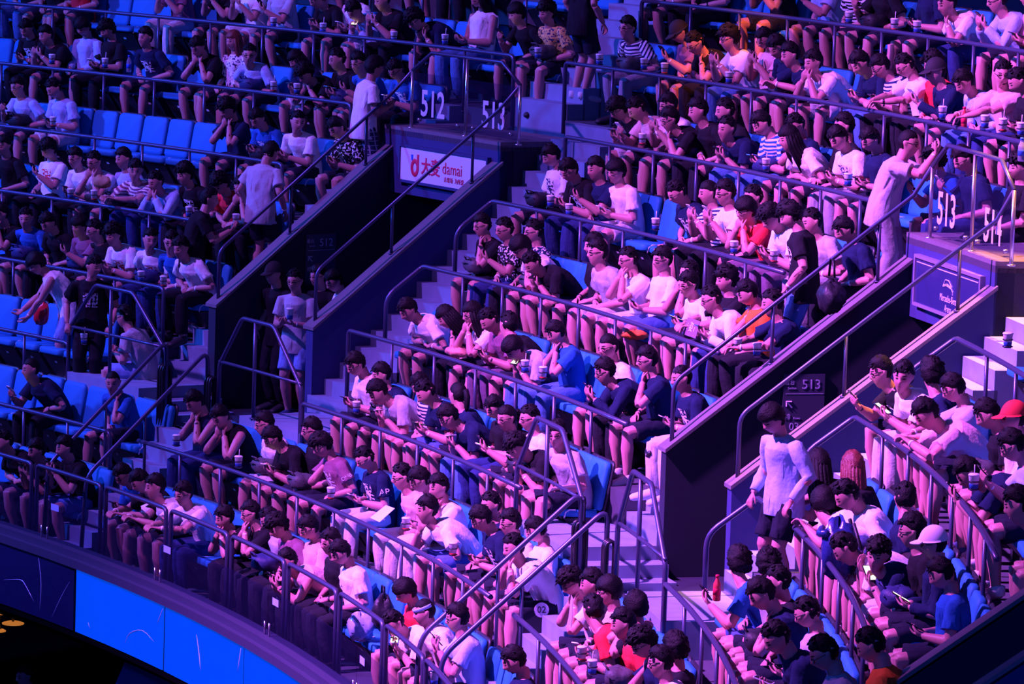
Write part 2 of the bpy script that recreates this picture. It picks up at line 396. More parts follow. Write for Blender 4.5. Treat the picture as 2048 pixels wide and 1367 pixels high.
mb = MB(); mb.tube([(-0.665, 0, 0.30), (-0.66, 0, 0.235)], [0.022, 0.016], 8); v = np.concatenate(mb.v); v[:, 1] = v[:, 1]*0.2-0.033; mb.v = [v]; mb.obj('blue_logo_tip', BLUEV, s1)
# navy sign of gate 513
s2, w2 = panel(TC[1], 0.3235, 0.3735, 3.28, 3.69, 35.73, 'gate_sign', NAVYP, mat('sign_frame', (0.22, 0.2, 0.3), 0.4), 'navy glass sign with white curved emblem over gate 513 exit')
text('Mercedes-Benz', 0.092, GREYTXT, s2, (0.05, -0.034, 0.13), rx, squash=0.8)
text('Arena', 0.092, GREYTXT, s2, (0.05, -0.034, 0.04), rx, squash=0.8)
mb = MB()
for pts in ([(-0.1, .24), (-0.04, .30), (0.05, .30), (0.14, .25)], [(-0.1, .245), (0.0, .265), (0.1, .25), (0.17, .21), (0.165, .18)], [(-0.1, .235), (0.0, .25), (0.12, .235)]):
    q = [(x, -0.034, z) for x, z in pts]; mb.tube(q, 0.0045, 5)
mb.obj('emblem', GREYTXT, s2)
MB().box((-w2+.03, -.036, .37), (w2-.05, -.031, .378)).obj('white_line', GREYTXT, s2)
# exit lamp under the white sign
o = empty('exit_lamp', P(0.0265, 35.7, 3.225), -0.0265); MB().box((-.012, -.02, -.012), (.012, .01, .012)).obj('lens', mat('green_lamp', (0.2, 0.8, 0.4), emit=(0.25, 1.0, 0.55), estr=6), o); MB().box((-.018, 0, -.018), (.018, .03, .018)).obj('housing', BLACKM, o)
tag(o, 'tiny glowing green exit lamp under the white poster sign', 'lamp')
# wayfinding panels on the tunnels' left walls
for gi, (num, x, y, full) in enumerate((('512', 640, 520, 0), ('513', 1606, 812, 1))):
    th = TC[gi]-0.030+0.0002
    n = np.array([math.cos(th), -math.sin(th), 0]); d = ray(x, y); t = ((P(th, 34, 0)-CAM)@n)/(d@n); Q = CAM+t*d
    R = math.hypot(Q[0], Q[1]); z = Q[2]
    base = P(th, R, z); root = empty('wayfinding_panel', base); root.rotation_euler = (0, 0, math.radians(90)-th)
    mw = 0.20
    MB().box((-mw, -0.012, -0.28), (mw, 0.0, 0.30)).obj('board', mat('wayfinding_board', (0.06, 0.055, 0.10), 0.6), root)
    TX = mat('wayfinding_text', (0.5, 0.46, 0.62), 0.7)
    text(num, 0.125, TX, root, (0.07, -0.014, 0.20), rx); text('看台', 0.05, TX, root, (-0.14, -0.014, 0.22), rx); text('Section', 0.028, TX, root, (-0.115, -0.014, 0.168), rx)
    MB().box((-0.175, -.014, 0.115), (0.19, -.011, 0.119)).obj('line', TX, root)
    mb = MB(); mb.tube([(-.165, -.013, .045), (-.11, -.013, -.01)], .008, 4); mb.tube([(-.165, -.013, .0), (-.165, -.013, .05)], .008, 4); mb.tube([(-.17, -.013, .045), (-.115, -.013, .045)], .008, 4); mb.obj('arrow', TX, root)
    text('排', 0.06, TX, root, (-.15, -.014, -.10), rx); text('Rows', 0.03, TX, root, (-.06, -.014, -.11), rx); text('03 - 14', 0.1, TX, root, (0.01, -.014, -.19), rx)
    tag(root, f'dark wayfinding panel reading {num} with arrow on the tunnel wall of the {(["white", "navy"])[gi]} sign gate', 'sign')

# ---------------------------------------------------------------- glass front, ledge and light ribbon
RG = 30.66
ledge = MB()
ring_block(ledge, T_A0, T_C1, RG-0.10, RG+0.10, -0.62, -0.37); ring_block(ledge, T_A0, T_C1, RG-0.16, RG-0.09, -0.525, -0.44)
tag(ledge.obj('trim_2', mat('ledge_paint', (0.035, 0.035, 0.07), 0.6, noise=0.2)), kind='structure')
GB = empty('front_glass', P(0, RG, -0.37)); b0 = P(0, RG, -0.37)
edges = [uncyl(x, 1100, RG)[0] for x in (-300, -60, 90, 318, 540, 720, 900, 1100, 1400)]
for i in range(len(edges)-1):
    t0, t1 = edges[i]+0.0006, edges[i+1]-0.0006; mb = MB(); ring_block(mb, t0, t1, RG-0.007, RG+0.007, -0.38, 0.085)
    v = mb.v[0]-b0; mb.v = [v]; mb.obj('glass_panel', GLASS, GB)
    mb = MB(); ring_block(mb, t0+0.004, t0+0.010, RG-0.010, RG-0.008, -0.04, 0.03); mb.v = [mb.v[0]-b0]; mb.obj('sticker', mat('sticker_blue', (0.35, 0.5, 0.8), 0.6), GB)
for t in edges[1:-1]:
    for d_ in (-0.0022, 0.0022):
        mb = MB(); mb.tube([P(t+d_, RG-0.012, -0.38)-np.array(P(0, RG, -0.37)), P(t+d_, RG-0.012, -0.24)-np.array(P(0, RG, -0.37))], 0.009, 6); mb.obj('clamp', CHROME, GB, True)
tag(GB, 'long curved clear glass balustrade along the front of the tier', 'balustrade')
RB = empty('light_ribbon', P(0, RG, -0.9)); b0 = P(0, RG, -0.9)
le = [-0.2]+[uncyl(x, y, RG-0.12)[0] for x, y in ((-170, 1150), (152, 1200), (330, 1270), (489, 1330), (640, 1400), (800, 1500))]
for i in range(len(le)-1):
    t0, t1 = le[i]+0.0009, le[i+1]-0.0009; mb = MB(); ring_block(mb, t0, t1, RG-0.135, RG-0.120, -1.20, -0.53); mb.v = [mb.v[0]-b0]
    mb.obj('led_panel', LEDOFF if i < 2 else LED, RB)
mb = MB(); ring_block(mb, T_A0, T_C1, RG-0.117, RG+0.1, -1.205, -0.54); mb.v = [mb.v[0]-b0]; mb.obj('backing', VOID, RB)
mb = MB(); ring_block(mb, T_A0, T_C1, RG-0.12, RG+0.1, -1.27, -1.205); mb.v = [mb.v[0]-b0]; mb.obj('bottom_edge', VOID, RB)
GLINT = mat('film_crease_glint', (0.45, 0.6, 0.85), 0.15, spec=0.9)  # pale tubes paint the reflected streaks along creases in the plastic film
for pts in ([(77, 1115), (84, 1167), (79, 1223)], [(8, 1159), (43, 1157), (50, 1167), (68, 1202)], [(139, 1163), (124, 1190), (103, 1235)], [(176, 1243), (180, 1257)], [(250, 1287), (257, 1264), (286, 1256), (308, 1283)], [(393, 1268), (399, 1310), (401, 1341)], [(482, 1295), (475, 1345)], [(327, 1213), (314, 1248)]):
    Rf = RG-0.1365; q = []
    for (xa, ya), (xb, yb) in zip(pts, pts[1:]):
        for f_ in (0, .33, .66): q.append(P(*(lambda t, z: (t, Rf, z))(*uncyl(xa+(xb-xa)*f_, ya+(yb-ya)*f_, Rf))))
    q.append(P(*(lambda t, z: (t, Rf, z))(*uncyl(*pts[-1], Rf)))); q = np.array(q)
    for _ in range(2): q[1:-1] = (q[:-2]+2*q[1:-1]+q[2:])/4
    r_ = [0.0012+0.0042*math.sin(math.pi*i/(len(q)-1)) for i in range(len(q))]
    mb = MB(); mb.tube(q-b0, r_, 6); mb.obj('film_crease_glint', GLINT, RB, True)
tag(RB, 'glowing blue screen ribbon curving below the glass front', 'screen')
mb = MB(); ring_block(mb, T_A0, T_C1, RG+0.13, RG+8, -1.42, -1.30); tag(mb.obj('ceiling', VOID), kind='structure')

# ================================================================ people: one rest body, bent to every pose
def nrm(v): v = np.asarray(v, float); return v/(np.linalg.norm(v)+1e-12)
def rotx(a): c, s = math.cos(a), math.sin(a); return np.array([[1, 0, 0], [0, c, -s], [0, s, c]])
def rotz(a): c, s = math.cos(a), math.sin(a); return np.array([[c, -s, 0], [s, c, 0], [0, 0, 1]])
def frame(z, hint):
    z = nrm(z); x = np.asarray(hint, float)-(np.dot(hint, z))*z
    x = nrm(x); return np.stack([x, np.cross(z, x), z], 1)
UA, FA, TH, SH = 0.285, 0.25, 0.43, 0.42
def ik(a, t, l1, l2, pole):
    d = t-a; L = np.linalg.norm(d); L2 = min(max(L, abs(l1-l2)+0.03), l1+l2-0.006); d = d/L
    x = (l1*l1-l2*l2+L2*L2)/(2*L2); h = math.sqrt(max(0, l1*l1-x*x))
    p = nrm(np.asarray(pole, float)-(np.dot(pole, d))*d); return a+d*x+p*h, a+d*L2
def skeleton(lean=0.25, slouch=0.15, hpitch=0.25, hyaw=0.0, hroll=0.0, twist=0.0, hands=None, feet=None, knee=None, stand=False, poles=None):
    """Joint positions and bone frames. Local axes: the person faces -y, +x is their left; z=0 is the floor."""
    J = {}; F = {}
    hip = np.array([0, 0, 0.90 if stand else 0.53])
    Rt = rotz(twist); lat = Rt@np.array([1.0, 0, 0])
    up = lambda a: Rt@np.array([0, -math.sin(a), math.cos(a)])
    s1 = hip+up(lean*0.75)*0.17; s2 = s1+up(lean+slouch*0.5)*0.16; nk = s2+up(lean+slouch)*0.16
    na = 0.55*(lean+slouch)+0.45*hpitch*0.6
    hd = nk+up(na)*0.062
    Hm = Rt@rotz(hyaw)@rotx(hpitch)@np.array([[math.cos(hroll), 0, math.sin(hroll)], [0, 1, 0], [-math.sin(hroll), 0, math.cos(hroll)]])
    hc = hd+Hm@np.array([0, -0.020, 0.104])
    J.update(hip=hip, s1=s1, s2=s2, nk=nk, hd=hd, hc=hc)
    F['pelvis'] = (hip, frame(s1-hip, lat)); F['spine'] = (s1, frame(s2-s1, lat)); F['chest'] = (s2, frame(nk-s2, lat))
    F['neck'] = (nk, frame(hd-nk, lat)); F['head'] = (hc, Hm)
    chx = F['chest'][1]
    for i, sg in enumerate((-1, 1)):
        S = 'RL'[i]
        sh = nk+chx@np.array([sg*0.182, 0.005, -0.066])
        if hands is not None and hands[i] is not None: tgt = np.asarray(hands[i], float)
        else: tgt = sh+np.array([sg*0.02, -0.30, -0.12])
        pole = np.array([sg*0.6, 0.25, -1.0]) if poles is None else np.asarray(poles[i], float)
        el, wr = ik(sh, tgt, UA, FA, pole)
        n = np.cross(el-sh, wr-el)
        if np.linalg.norm(n) < 0.004: n = np.array([-1.0, 0, 0])
        if n[0] > 0 and abs(n[0]) > 0.7*np.linalg.norm(n): n = n
        J['sh'+S], J['el'+S], J['wr'+S] = sh, el, wr
        F['ua'+S] = (sh, frame(el-sh, n)); F['fa'+S] = (el, frame(wr-el, n)); F['hand'+S] = (wr, frame(wr-el, n))
        hj = hip+np.array([sg*0.09, 0, -0.0])
        if stand:
            ft = np.array([sg*0.095, 0.0, 0.08]) if feet is None else np.asarray(feet[i], float)
            kn, an = ik(hj, ft, TH, SH, (sg*0.05, -1, 0))
        else:
            kn = hj+np.array([sg*0.07, -0.42, -0.03]) if knee is None else np.asarray(knee[i], float)
            kn = hj+nrm(kn-hj)*TH
            ft = kn+np.array([0, 0.0, -0.42]) if feet is None else np.asarray(feet[i], float)
            an = kn+nrm(ft-kn)*SH
        J['hj'+S], J['kn'+S], J['an'+S] = hj, kn, an
        F['th'+S] = (hj, frame(kn-hj, (1, 0, 0))); F['sk'+S] = (kn, frame(an-kn, (1, 0, 0)))
        fd = np.array([sg*0.22, -1.0, -0.12]); F['ft'+S] = (an, frame(fd, (1, 0, 0)))
    return J, F
BONES = ['pelvis', 'spine', 'chest', 'neck', 'head']+[b+s for s in 'RL' for b in ('ua', 'fa', 'hand', 'th', 'sk', 'ft')]

def head_verts(nu=44, nv=34):
    """Head about its own centre: nose at -y."""
    V = []
    for j in range(nv+1):
        ph = math.pi*j/nv
        for i in range(nu):
            t = 2*math.pi*i/nu
            d = np.array([math.sin(ph)*math.sin(t), -math.sin(ph)*math.cos(t), math.cos(ph)])
            V.append(head_point(d))
    F = [(j*nu+i, (j+1)*nu+i, (j+1)*nu+(i+1) % nu, j*nu+(i+1) % nu) for j in range(nv) for i in range(nu)]
    return np.array(V), F
def gs(x, z, cx, cz, sx, sz): return math.exp(-((x-cx)/sx)**2-((z-cz)/sz)**2)
def head_point(d, extra=0.0):
    x, y, z = d
    r = np.array([0.080*x, 0.099*y, 0.121*z])
    if z < 0:                                            # jaw: narrower, chin forward
        k = min(1, -z); r[0] *= 1-0.30*k**1.6; r[1] *= (1-0.10*k) if y < 0 else (1-0.42*k); r[1] -= 0.012*k
    else: r[1] += 0.006*z*(1 if y > 0 else 0)
    if y < 0:
        X, Z = r[0], r[2]; f = min(1, -y*1.6)
        o = 0.0
        o += 0.021*gs(X, Z, 0, -0.022, 0.013, 0.017)+0.010*gs(X, Z, 0, 0.004, 0.009, 0.020)   # nose
        o -= 0.009*(gs(X, Z, 0.031, 0.008, 0.017, 0.011)+gs(X, Z, -0.031, 0.008, 0.017, 0.011)) # sockets
        o += 0.004*(gs(X, Z, 0.031, 0.006, 0.010, 0.006)+gs(X, Z, -0.031, 0.006, 0.010, 0.006)) # lids
        o += 0.005*gs(X, Z, 0, 0.034, 0.05, 0.011)                                            # brow
        o += 0.006*gs(X, Z, 0, -0.054, 0.022, 0.007)-0.004*gs(X, Z, 0, -0.0555, 0.02, 0.0028)+0.004*gs(X, Z, 0, -0.064, 0.016, 0.006)
        o += 0.007*gs(X, Z, 0, -0.098, 0.02, 0.014)                                           # chin
        o += 0.004*(gs(X, Z, 0.045, -0.02, 0.02, 0.02)+gs(X, Z, -0.045, -0.02, 0.02, 0.02))    # cheeks
        r[1] -= o*f
    if extra: r = r+extra*d
    return r
def hand_mesh(mb, o, M, sg):
    """A palm and five bent fingers; z runs out of the wrist, x is the bending axis, +y the back of the hand."""
    T = lambda p: o+M@np.asarray(p, float)
    mb.tube([T((0, 0, -0.03)), T((0, 0, 0.01)), T((0, 0.0, 0.05)), T((0, -0.004, 0.088))], [(0.026, 0.02), (0.030, 0.017), (0.041, 0.015), (0.037, 0.011)], 10, hint=M[:, 0])
    for i, (x, L, c) in enumerate(((-0.03, 0.072, .5), (-0.0105, 0.082, .55), (0.0105, 0.077, .62), (0.030, 0.062, .7))):
        p = np.array([x*sg, -0.004, 0.082]); a = 0.25; pts = [p]
        for l, b in ((0.45, c), (0.32, c*1.1), (0.23, c*0.8)):
            a += b*0.75; p = p+L*l*np.array([0, -math.sin(a), math.cos(a)]); pts.append(p)
        mb.tube([T(q) for q in pts], [0.0095, 0.009, 0.0085, 0.007], 7)
    mb.tube([T(q) for q in ((-0.025*sg, -0.006, 0.02), (-0.045*sg, -0.022, 0.05), (-0.045*sg, -0.042, 0.075), (-0.038*sg, -0.055, 0.095))], [0.013, 0.012, 0.010, 0.008], 7)

REST = {}
def remesh(mb, voxel, tris, smooth=2, name='rest'):
    me = mb.mesh(name, []); o = D.objects.new(name, me); COL.objects.link(o)
    m = o.modifiers.new('r', 'REMESH'); m.mode = 'VOXEL'; m.voxel_size = voxel
    s = o.modifiers.new('s', 'SMOOTH'); s.factor = 0.5; s.iterations = smooth
    dm = o.modifiers.new('d', 'DECIMATE'); dm.ratio = 1.0
    dg = bpy.context.evaluated_depsgraph_get(); n = len(o.evaluated_get(dg).data.loop_triangles) or 1
    ev = o.evaluated_get(dg).data; ev.calc_loop_triangles(); n = len(ev.loop_triangles)
    dm.ratio = min(1, tris/n); dg.update(); out = D.meshes.new_from_object(o.evaluated_get(dg))
    D.objects.remove(o); D.meshes.remove(me); return out
def seg_d(V, a, b):
    ab = b-a; t = np.clip(((V-a)@ab)/(ab@ab+1e-12), 0, 1); return np.linalg.norm(V-(a+t[:, None]*ab), axis=1)
def weights(V, J, F, tau=0.018):
    segs = {'pelvis': (J['hip']-np.array([0, 0, 0.06]), J['s1'], .12), 'spine': (J['s1'], J['s2'], .12), 'chest': (J['s2'], J['nk']-(J['nk']-J['s2'])*0.25, .125),
            'neck': (J['nk'], J['hd'], .055), 'head': (J['hc']+F['head'][1]@np.array([0, 0, -0.03]), J['hc']+F['head'][1]@np.array([0, 0, .04]), .085)}
    for S in 'RL':
        hz = F['hand'+S][1][:, 2]
        segs.update({'ua'+S: (J['sh'+S], J['el'+S], .048), 'fa'+S: (J['el'+S], J['wr'+S], .036), 'hand'+S: (J['wr'+S]+hz*0.01, J['wr'+S]+hz*0.16, .03),
                     'th'+S: (J['hj'+S]+(J['kn'+S]-J['hj'+S])*0.16, J['kn'+S], .078), 'sk'+S: (J['kn'+S], J['an'+S], .052), 'ft'+S: (J['an'+S]+F['ft'+S][1][:, 2]*0.02, J['an'+S]+F['ft'+S][1][:, 2]*0.17, .04)})
    dd = np.stack([seg_d(V, *segs[b][:2])-segs[b][2] for b in BONES], 1)
    w = np.exp(-(dd-dd.min(1, keepdims=True))/tau); w[w < 0.02] = 0
    return w/w.sum(1, keepdims=True)
def smooth_w(me, w, it=3):
    e = np.empty(len(me.edges)*2, int); me.edges.foreach_get('vertices', e); e = e.reshape(-1, 2)
    cnt = np.bincount(e.ravel(), minlength=len(w)).astype(float)[:, None]+1
    for _ in range(it):
        a = w.copy(); np.add.at(a, e[:, 0], w[e[:, 1]]); np.add.at(a, e[:, 1], w[e[:, 0]]); w = a/cnt
    return w
def finish(me, J, F, mats, key, it=3):
    V = np.empty(len(me.vertices)*3); me.vertices.foreach_get('co', V); V = V.reshape(-1, 3)
    at = me.attributes.new('rest', 'FLOAT_VECTOR', 'POINT')
    hc, Hm = F['head']
    R_ = (V-hc)@Hm if key[0] == 'body' else V-J['hip']
    at.data.foreach_set('vector', R_.ravel().astype(np.float32))
    me.materials.clear(); me.polygons.foreach_set('use_smooth', [True]*len(me.polygons))
    REST[key] = (me, V, smooth_w(me, weights(V, J, F), it))

def build_rest(stand):
    arms = [np.array([-0.27, -0.36, 0.86]), np.array([0.27, -0.36, 0.86])]
    if stand: arms = [a+np.array([0, 0, .37]) for a in arms]
    J, F = skeleton(lean=0.22 if not stand else 0.05, slouch=0.12, hpitch=0.2, hands=arms, stand=stand,
                    knee=[(-0.19, -0.42, 0.50), (0.19, -0.42, 0.50)], feet=None if not stand else [(-.11, 0, .08), (.11, 0, .08)])
    key = 'stand' if stand else 'sit'
    up = F['chest'][1]
    def torso(mb, g, hem=0.0, cut=0.0):
        c = [J['hip']+np.array([0, 0, -0.08-hem]), J['hip'], J['s1'], J['s2'], J['s2']*.45+J['nk']*.55, J['nk']-up[:, 2]*0.05, J['nk']-up[:, 2]*0.012, J['nk']+up[:, 2]*(0.022-cut)]
        r = [(.160, .118), (.168, .128), (.160, .124), (.174, .126), (.186, .118), (.166, .094), (.112, .074), (.066, .060)]
        if stand and g > 0: r[0] = (.198, .15); r[1] = (.185, .138)
        mb.tube(c, [(a+g, b+g) for a, b in r], 20, hint=(1, 0, 0))
    # skin
    mb = MB(); torso(mb, -0.016)
    hv, hf = head_verts(); mb.add(J['hc']+hv@F['head'][1].T, hf)
    for sg in (-1, 1):
        T = lambda p: J['hc']+F['head'][1]@np.array(p)
        mb.tube([T((sg*.070, .004, -.026)), T((sg*.080, .008, -.01)), T((sg*.086, .014, .012)), T((sg*.080, .016, .026))], [(.007, .010), (.008, .015), (.008, .018), (.006, .010)], 8, hint=F['head'][1][:, 0])
    mb.tube([J['nk']-up[:, 2]*0.03, J['nk']+up[:, 2]*0.02, J['hd']+F['head'][1]@np.array([0, -0.004, 0.03])], [(.066, .060), (.057, .060), (.054, .060)], 14, hint=(1, 0, 0))
    for i, S in enumerate('RL'):
        sg = (-1, 1)[i]; sh, el, wr = J['sh'+S], J['el'+S], J['wr'+S]
        mb.tube([sh-up[:, 2]*.01-np.array([sg*.05, 0, 0]), sh, sh*.6+el*.4, el*.85+sh*.15, el], [.044, .053, .050, .043, .042], 12)
        mb.tube([el, el*.8+wr*.2, el*.5+wr*.5, wr], [.042, .047, .041, .030], 12)
        hand_mesh(mb, wr, F['hand'+S][1], sg)
        hj, kn, an = J['hj'+S], J['kn'+S], J['an'+S]; f = F['ft'+S][1][:, 2]
        mb.tube([hj, hj*.7+kn*.3, hj*.3+kn*.7, kn+(kn-hj)*.035], [.084, .084, .072, .058], 14)
        mb.tube([kn+(kn-an)*.05, kn*.85+an*.15, kn*.65+an*.35, kn*.3+an*.7, an], [.057, .056, .064, .048, .037], 14)
        mb.tube([an+np.array([0, .035, -.03]), an+f*.06+np.array([0, 0, -.03]), an+f*.18+np.array([0, 0, -.035])], [(.032, .04), (.036, .034), (.036, .018)], 10, hint=(1, 0, 0))
    finish(remesh(mb, 0.0052, 5200, 2, 'skin'), J, F, None, ('body', key))
    # tops: short sleeve, long sleeve, sleeveless
    for nm, n_ in (('tee', 0.62), ('long', 1.93), ('tank', 0.0)):
        mb = MB(); torso(mb, 0.012, 0.05 if not stand else 0.09, 0.012)
        for i, S in enumerate('RL'):
            sg = (-1, 1)[i]; sh, el, wr = J['sh'+S], J['el'+S], J['wr'+S]
            if n_ == 0: continue
            a = [sh-np.array([sg*.06, 0, .005]), sh+np.array([sg*.0, 0, .0]), sh+(el-sh)*.35]; r = [.054, .066, .072]
            if n_ < 1: a.append(sh+(el-sh)*n_); r.append(.082); a.append(sh+(el-sh)*(n_-.03)); r.append(.058)
            else:
                a += [el, el+(wr-el)*.5, el+(wr-el)*.93, el+(wr-el)*.9]; r += [.064, .056, .046, .034]
            mb.tube(a, r, 14)
        me = remesh(mb, 0.009, 1500 if n_ < 1 else 1900, 2, nm)
        for v in me.vertices:                                     # soft folds
            q = np.array(v.co)-J['hip']
            s = math.sin(q[2]*38+q[0]*21+2*math.sin(q[1]*25))*math.sin(q[0]*30-q[1]*34+q[2]*9)
            v.co += v.normal*(0.0068*s)
        finish(me, J, F, None, (nm, key))
    # bottoms
    for nm, n_ in (('shorts', 0.86), ('trousers', 1.92), ('skirt', 0.7)):
        mb = MB()
        mb.tube([J['hip']+np.array([0, 0.0, .09]), J['hip']+np.array([0, .0, .0]), J['hip']+np.array([0, -.01, -.09])], [(.156, .118), (.172, .128), (.15, .115)], 18, hint=(1, 0, 0))
        for i, S in enumerate('RL'):
            hj, kn, an = J['hj'+S], J['kn'+S], J['an'+S]
            a = [hj, hj*.7+kn*.3, hj*.4+kn*.6]; r = [.100, .104, .096]
            if n_ < 1: a += [hj+(kn-hj)*n_, hj+(kn-hj)*(n_-.04)]; r += [.098, .074]
            else: a += [kn+(kn-hj)*.06]; r += [.072]
            mb.tube(a, r, 14)
            if n_ > 1: mb.tube([kn+(kn-an)*.09, kn*.7+an*.3, kn*.1+an*.9, an*.9+kn*.1], [.072, .080, .070, .055], 14)
        me = remesh(mb, 0.009, 900 if n_ < 1 else 1500, 2, nm)
        for v in me.vertices:
            q = np.array(v.co); s = math.sin(q[1]*46+q[2]*24)*math.sin(q[0]*40+q[2]*31); v.co += v.normal*(0.005*s)
        finish(me, J, F, None, (nm, key))
    for i, S in enumerate('RL'):
        an = J['an'+S]; f = F['ft'+S][1][:, 2]; mb = MB()
        mb.tube([an+np.array([0, .02, .02]), an+np.array([0, .015, -.02]), an+np.array([0, .01, -.05])], [(.046, .054), (.050, .060), (.048, .062)], 12, hint=(1, 0, 0))
        mb.tube([an-f*.05+np.array([0, 0, -.045]), an+f*.02+np.array([0, 0, -.035]), an+f*.10+np.array([0, 0, -.045]), an+f*.19+np.array([0, 0, -.052]), an+f*.215+np.array([0, 0, -.055])], [(.042, .04), (.050, .052), (.056, .046), (.050, .034), (.026, .020)], 12, hint=(1, 0, 0))
        finish(remesh(mb, 0.007, 300, 1, 'shoe'), J, F, None, ('shoe'+S, key))
    REST['F'+key] = F
build_rest(False); build_rest(True)

def pose_mesh(key, kind, F, mats, name, scale=1.0):
    me, V, w = REST[(key, kind)]; F0 = REST['F'+kind]
    out = np.zeros_like(V)
    for i, b in enumerate(BONES):
        wi = w[:, i]; s = wi > 1e-4
        if not s.any(): continue
        o0, A0 = F0[b]; o1, A1 = F[b]
        out[s] += wi[s][:, None]*(((V[s]-o0)@A0)@A1.T+o1)
    m = me.copy(); m.name = name; m.vertices.foreach_set('co', (out*scale).ravel().astype(np.float32))
    for q in mats: m.materials.append(q)
    m.update(); return m

# ---------------------------------------------------------------- people materials
def body_material(name, base):
    m = D.materials.new(name); m.use_nodes = True; nt = m.node_tree; L = nt.links; b = nt.nodes['Principled BSDF']
    b.inputs['Roughness'].default_value = 0.5; b.inputs['Specular IOR Level'].default_value = 0.35
    at = nt.nodes.new('ShaderNodeAttribute'); at.attribute_name = 'rest'
    sp = nt.nodes.new('ShaderNodeSeparateXYZ'); L.new(at.outputs['Vector'], sp.inputs[0])
    def M(op, a, b_=None):
        n = nt.nodes.new('ShaderNodeMath'); n.operation = op
        for i, v in enumerate((a, b_)):
            if v is None: continue
            if isinstance(v, (int, float)): n.inputs[i].default_value = v
            else: L.new(v, n.inputs[i])
        return n.outputs[0]
    ax = M('ABSOLUTE', sp.outputs[0]); y, z = sp.outputs[1], sp.outputs[2]
    front = M('MULTIPLY', M('LESS_THAN', y, -0.045), M('LESS_THAN', M('ABSOLUTE', z), 0.13))
    def ell(cx, cz, sx, sz, soft=0.35):
        q = M('ADD', M('POWER', M('DIVIDE', M('SUBTRACT', ax, cx), sx), 2.0), M('POWER', M('DIVIDE', M('SUBTRACT', z, cz), sz), 2.0))
        r = nt.nodes.new('ShaderNodeMapRange'); r.inputs[1].default_value = 1.0; r.inputs[2].default_value = 1.0-soft; L.new(q, r.inputs[0])
        return M('MULTIPLY', r.outputs[0], front)
    col = None
    rnd = nt.nodes.new('ShaderNodeObjectInfo')
    mx = nt.nodes.new('ShaderNodeMix'); mx.data_type = 'RGBA'; mx.inputs[6].default_value = (*[c*0.86 for c in base], 1); mx.inputs[7].default_value = (*[min(1, c*1.12) for c in base], 1)
    L.new(rnd.outputs['Random'], mx.inputs[0]); col = mx.outputs[2]
    for msk, c in ((ell(0.0, -0.055, 0.021, 0.0085), (0.42, 0.15, 0.15)), (ell(0.033, 0.0305, 0.020, 0.0062), (0.03, 0.022, 0.02)), (ell(0.031, 0.0065, 0.0150, 0.0068), (0.02, 0.015, 0.015))):
        k = nt.nodes.new('ShaderNodeMix'); k.data_type = 'RGBA'; L.new(msk, k.inputs[0]); L.new(col, k.inputs[6]); k.inputs[7].default_value = (*c, 1); col = k.outputs[2]
    L.new(col, b.inputs['Base Color']); MATS[name] = m; return m
SKIN = body_material('skin', (0.50, 0.225, 0.215))
BAND = None
HAIR = mat('black_hair', (0.006, 0.005, 0.007), 0.6, spec=0.16, bump=0.4, scale=90)
HAIRR = mat('reddish_hair', (0.16, 0.035, 0.03), 0.42, bump=0.4, scale=90)
TOPC = {'W': ((.82, .80, .82), 'white'), 'G': ((.42, .42, .47), 'grey'), 'K': ((.014, .014, .018), 'black'), 'N': ((.012, .020, .055), 'navy'), 'B': ((.02, .12, .38), 'blue'),
        'L': ((.38, .50, .74), 'light blue'), 'R': ((.72, .035, .05), 'red'), 'O': ((.85, .16, .03), 'orange'), 'P': ((.72, .46, .48), 'pink'), 'M': ((.24, .10, .17), 'maroon'), 'Y': ((.70, .48, .16), 'tan')}
BOTC = {'s': ((.016, .018, .032), 'dark shorts'), 'w': ((.55, .52, .55), 'pale shorts'), 'b': ((.07, .12, .32), 'blue shorts'), 'j': ((.07, .17, .36), 'jeans'), 'k': ((.016, .016, .022), 'black trousers'),
        'g': ((.28, .26, .30), 'grey trousers'), 'l': ((.60, .56, .56), 'pale trousers'), 'v': ((.14, .08, .13), 'plum trousers'), 'n': ((.025, .04, .13), 'navy trousers'), 'q': ((.03, .04, .10), 'plaid shorts'), 'd': ((.2, .32, .6), 'denim shorts')}
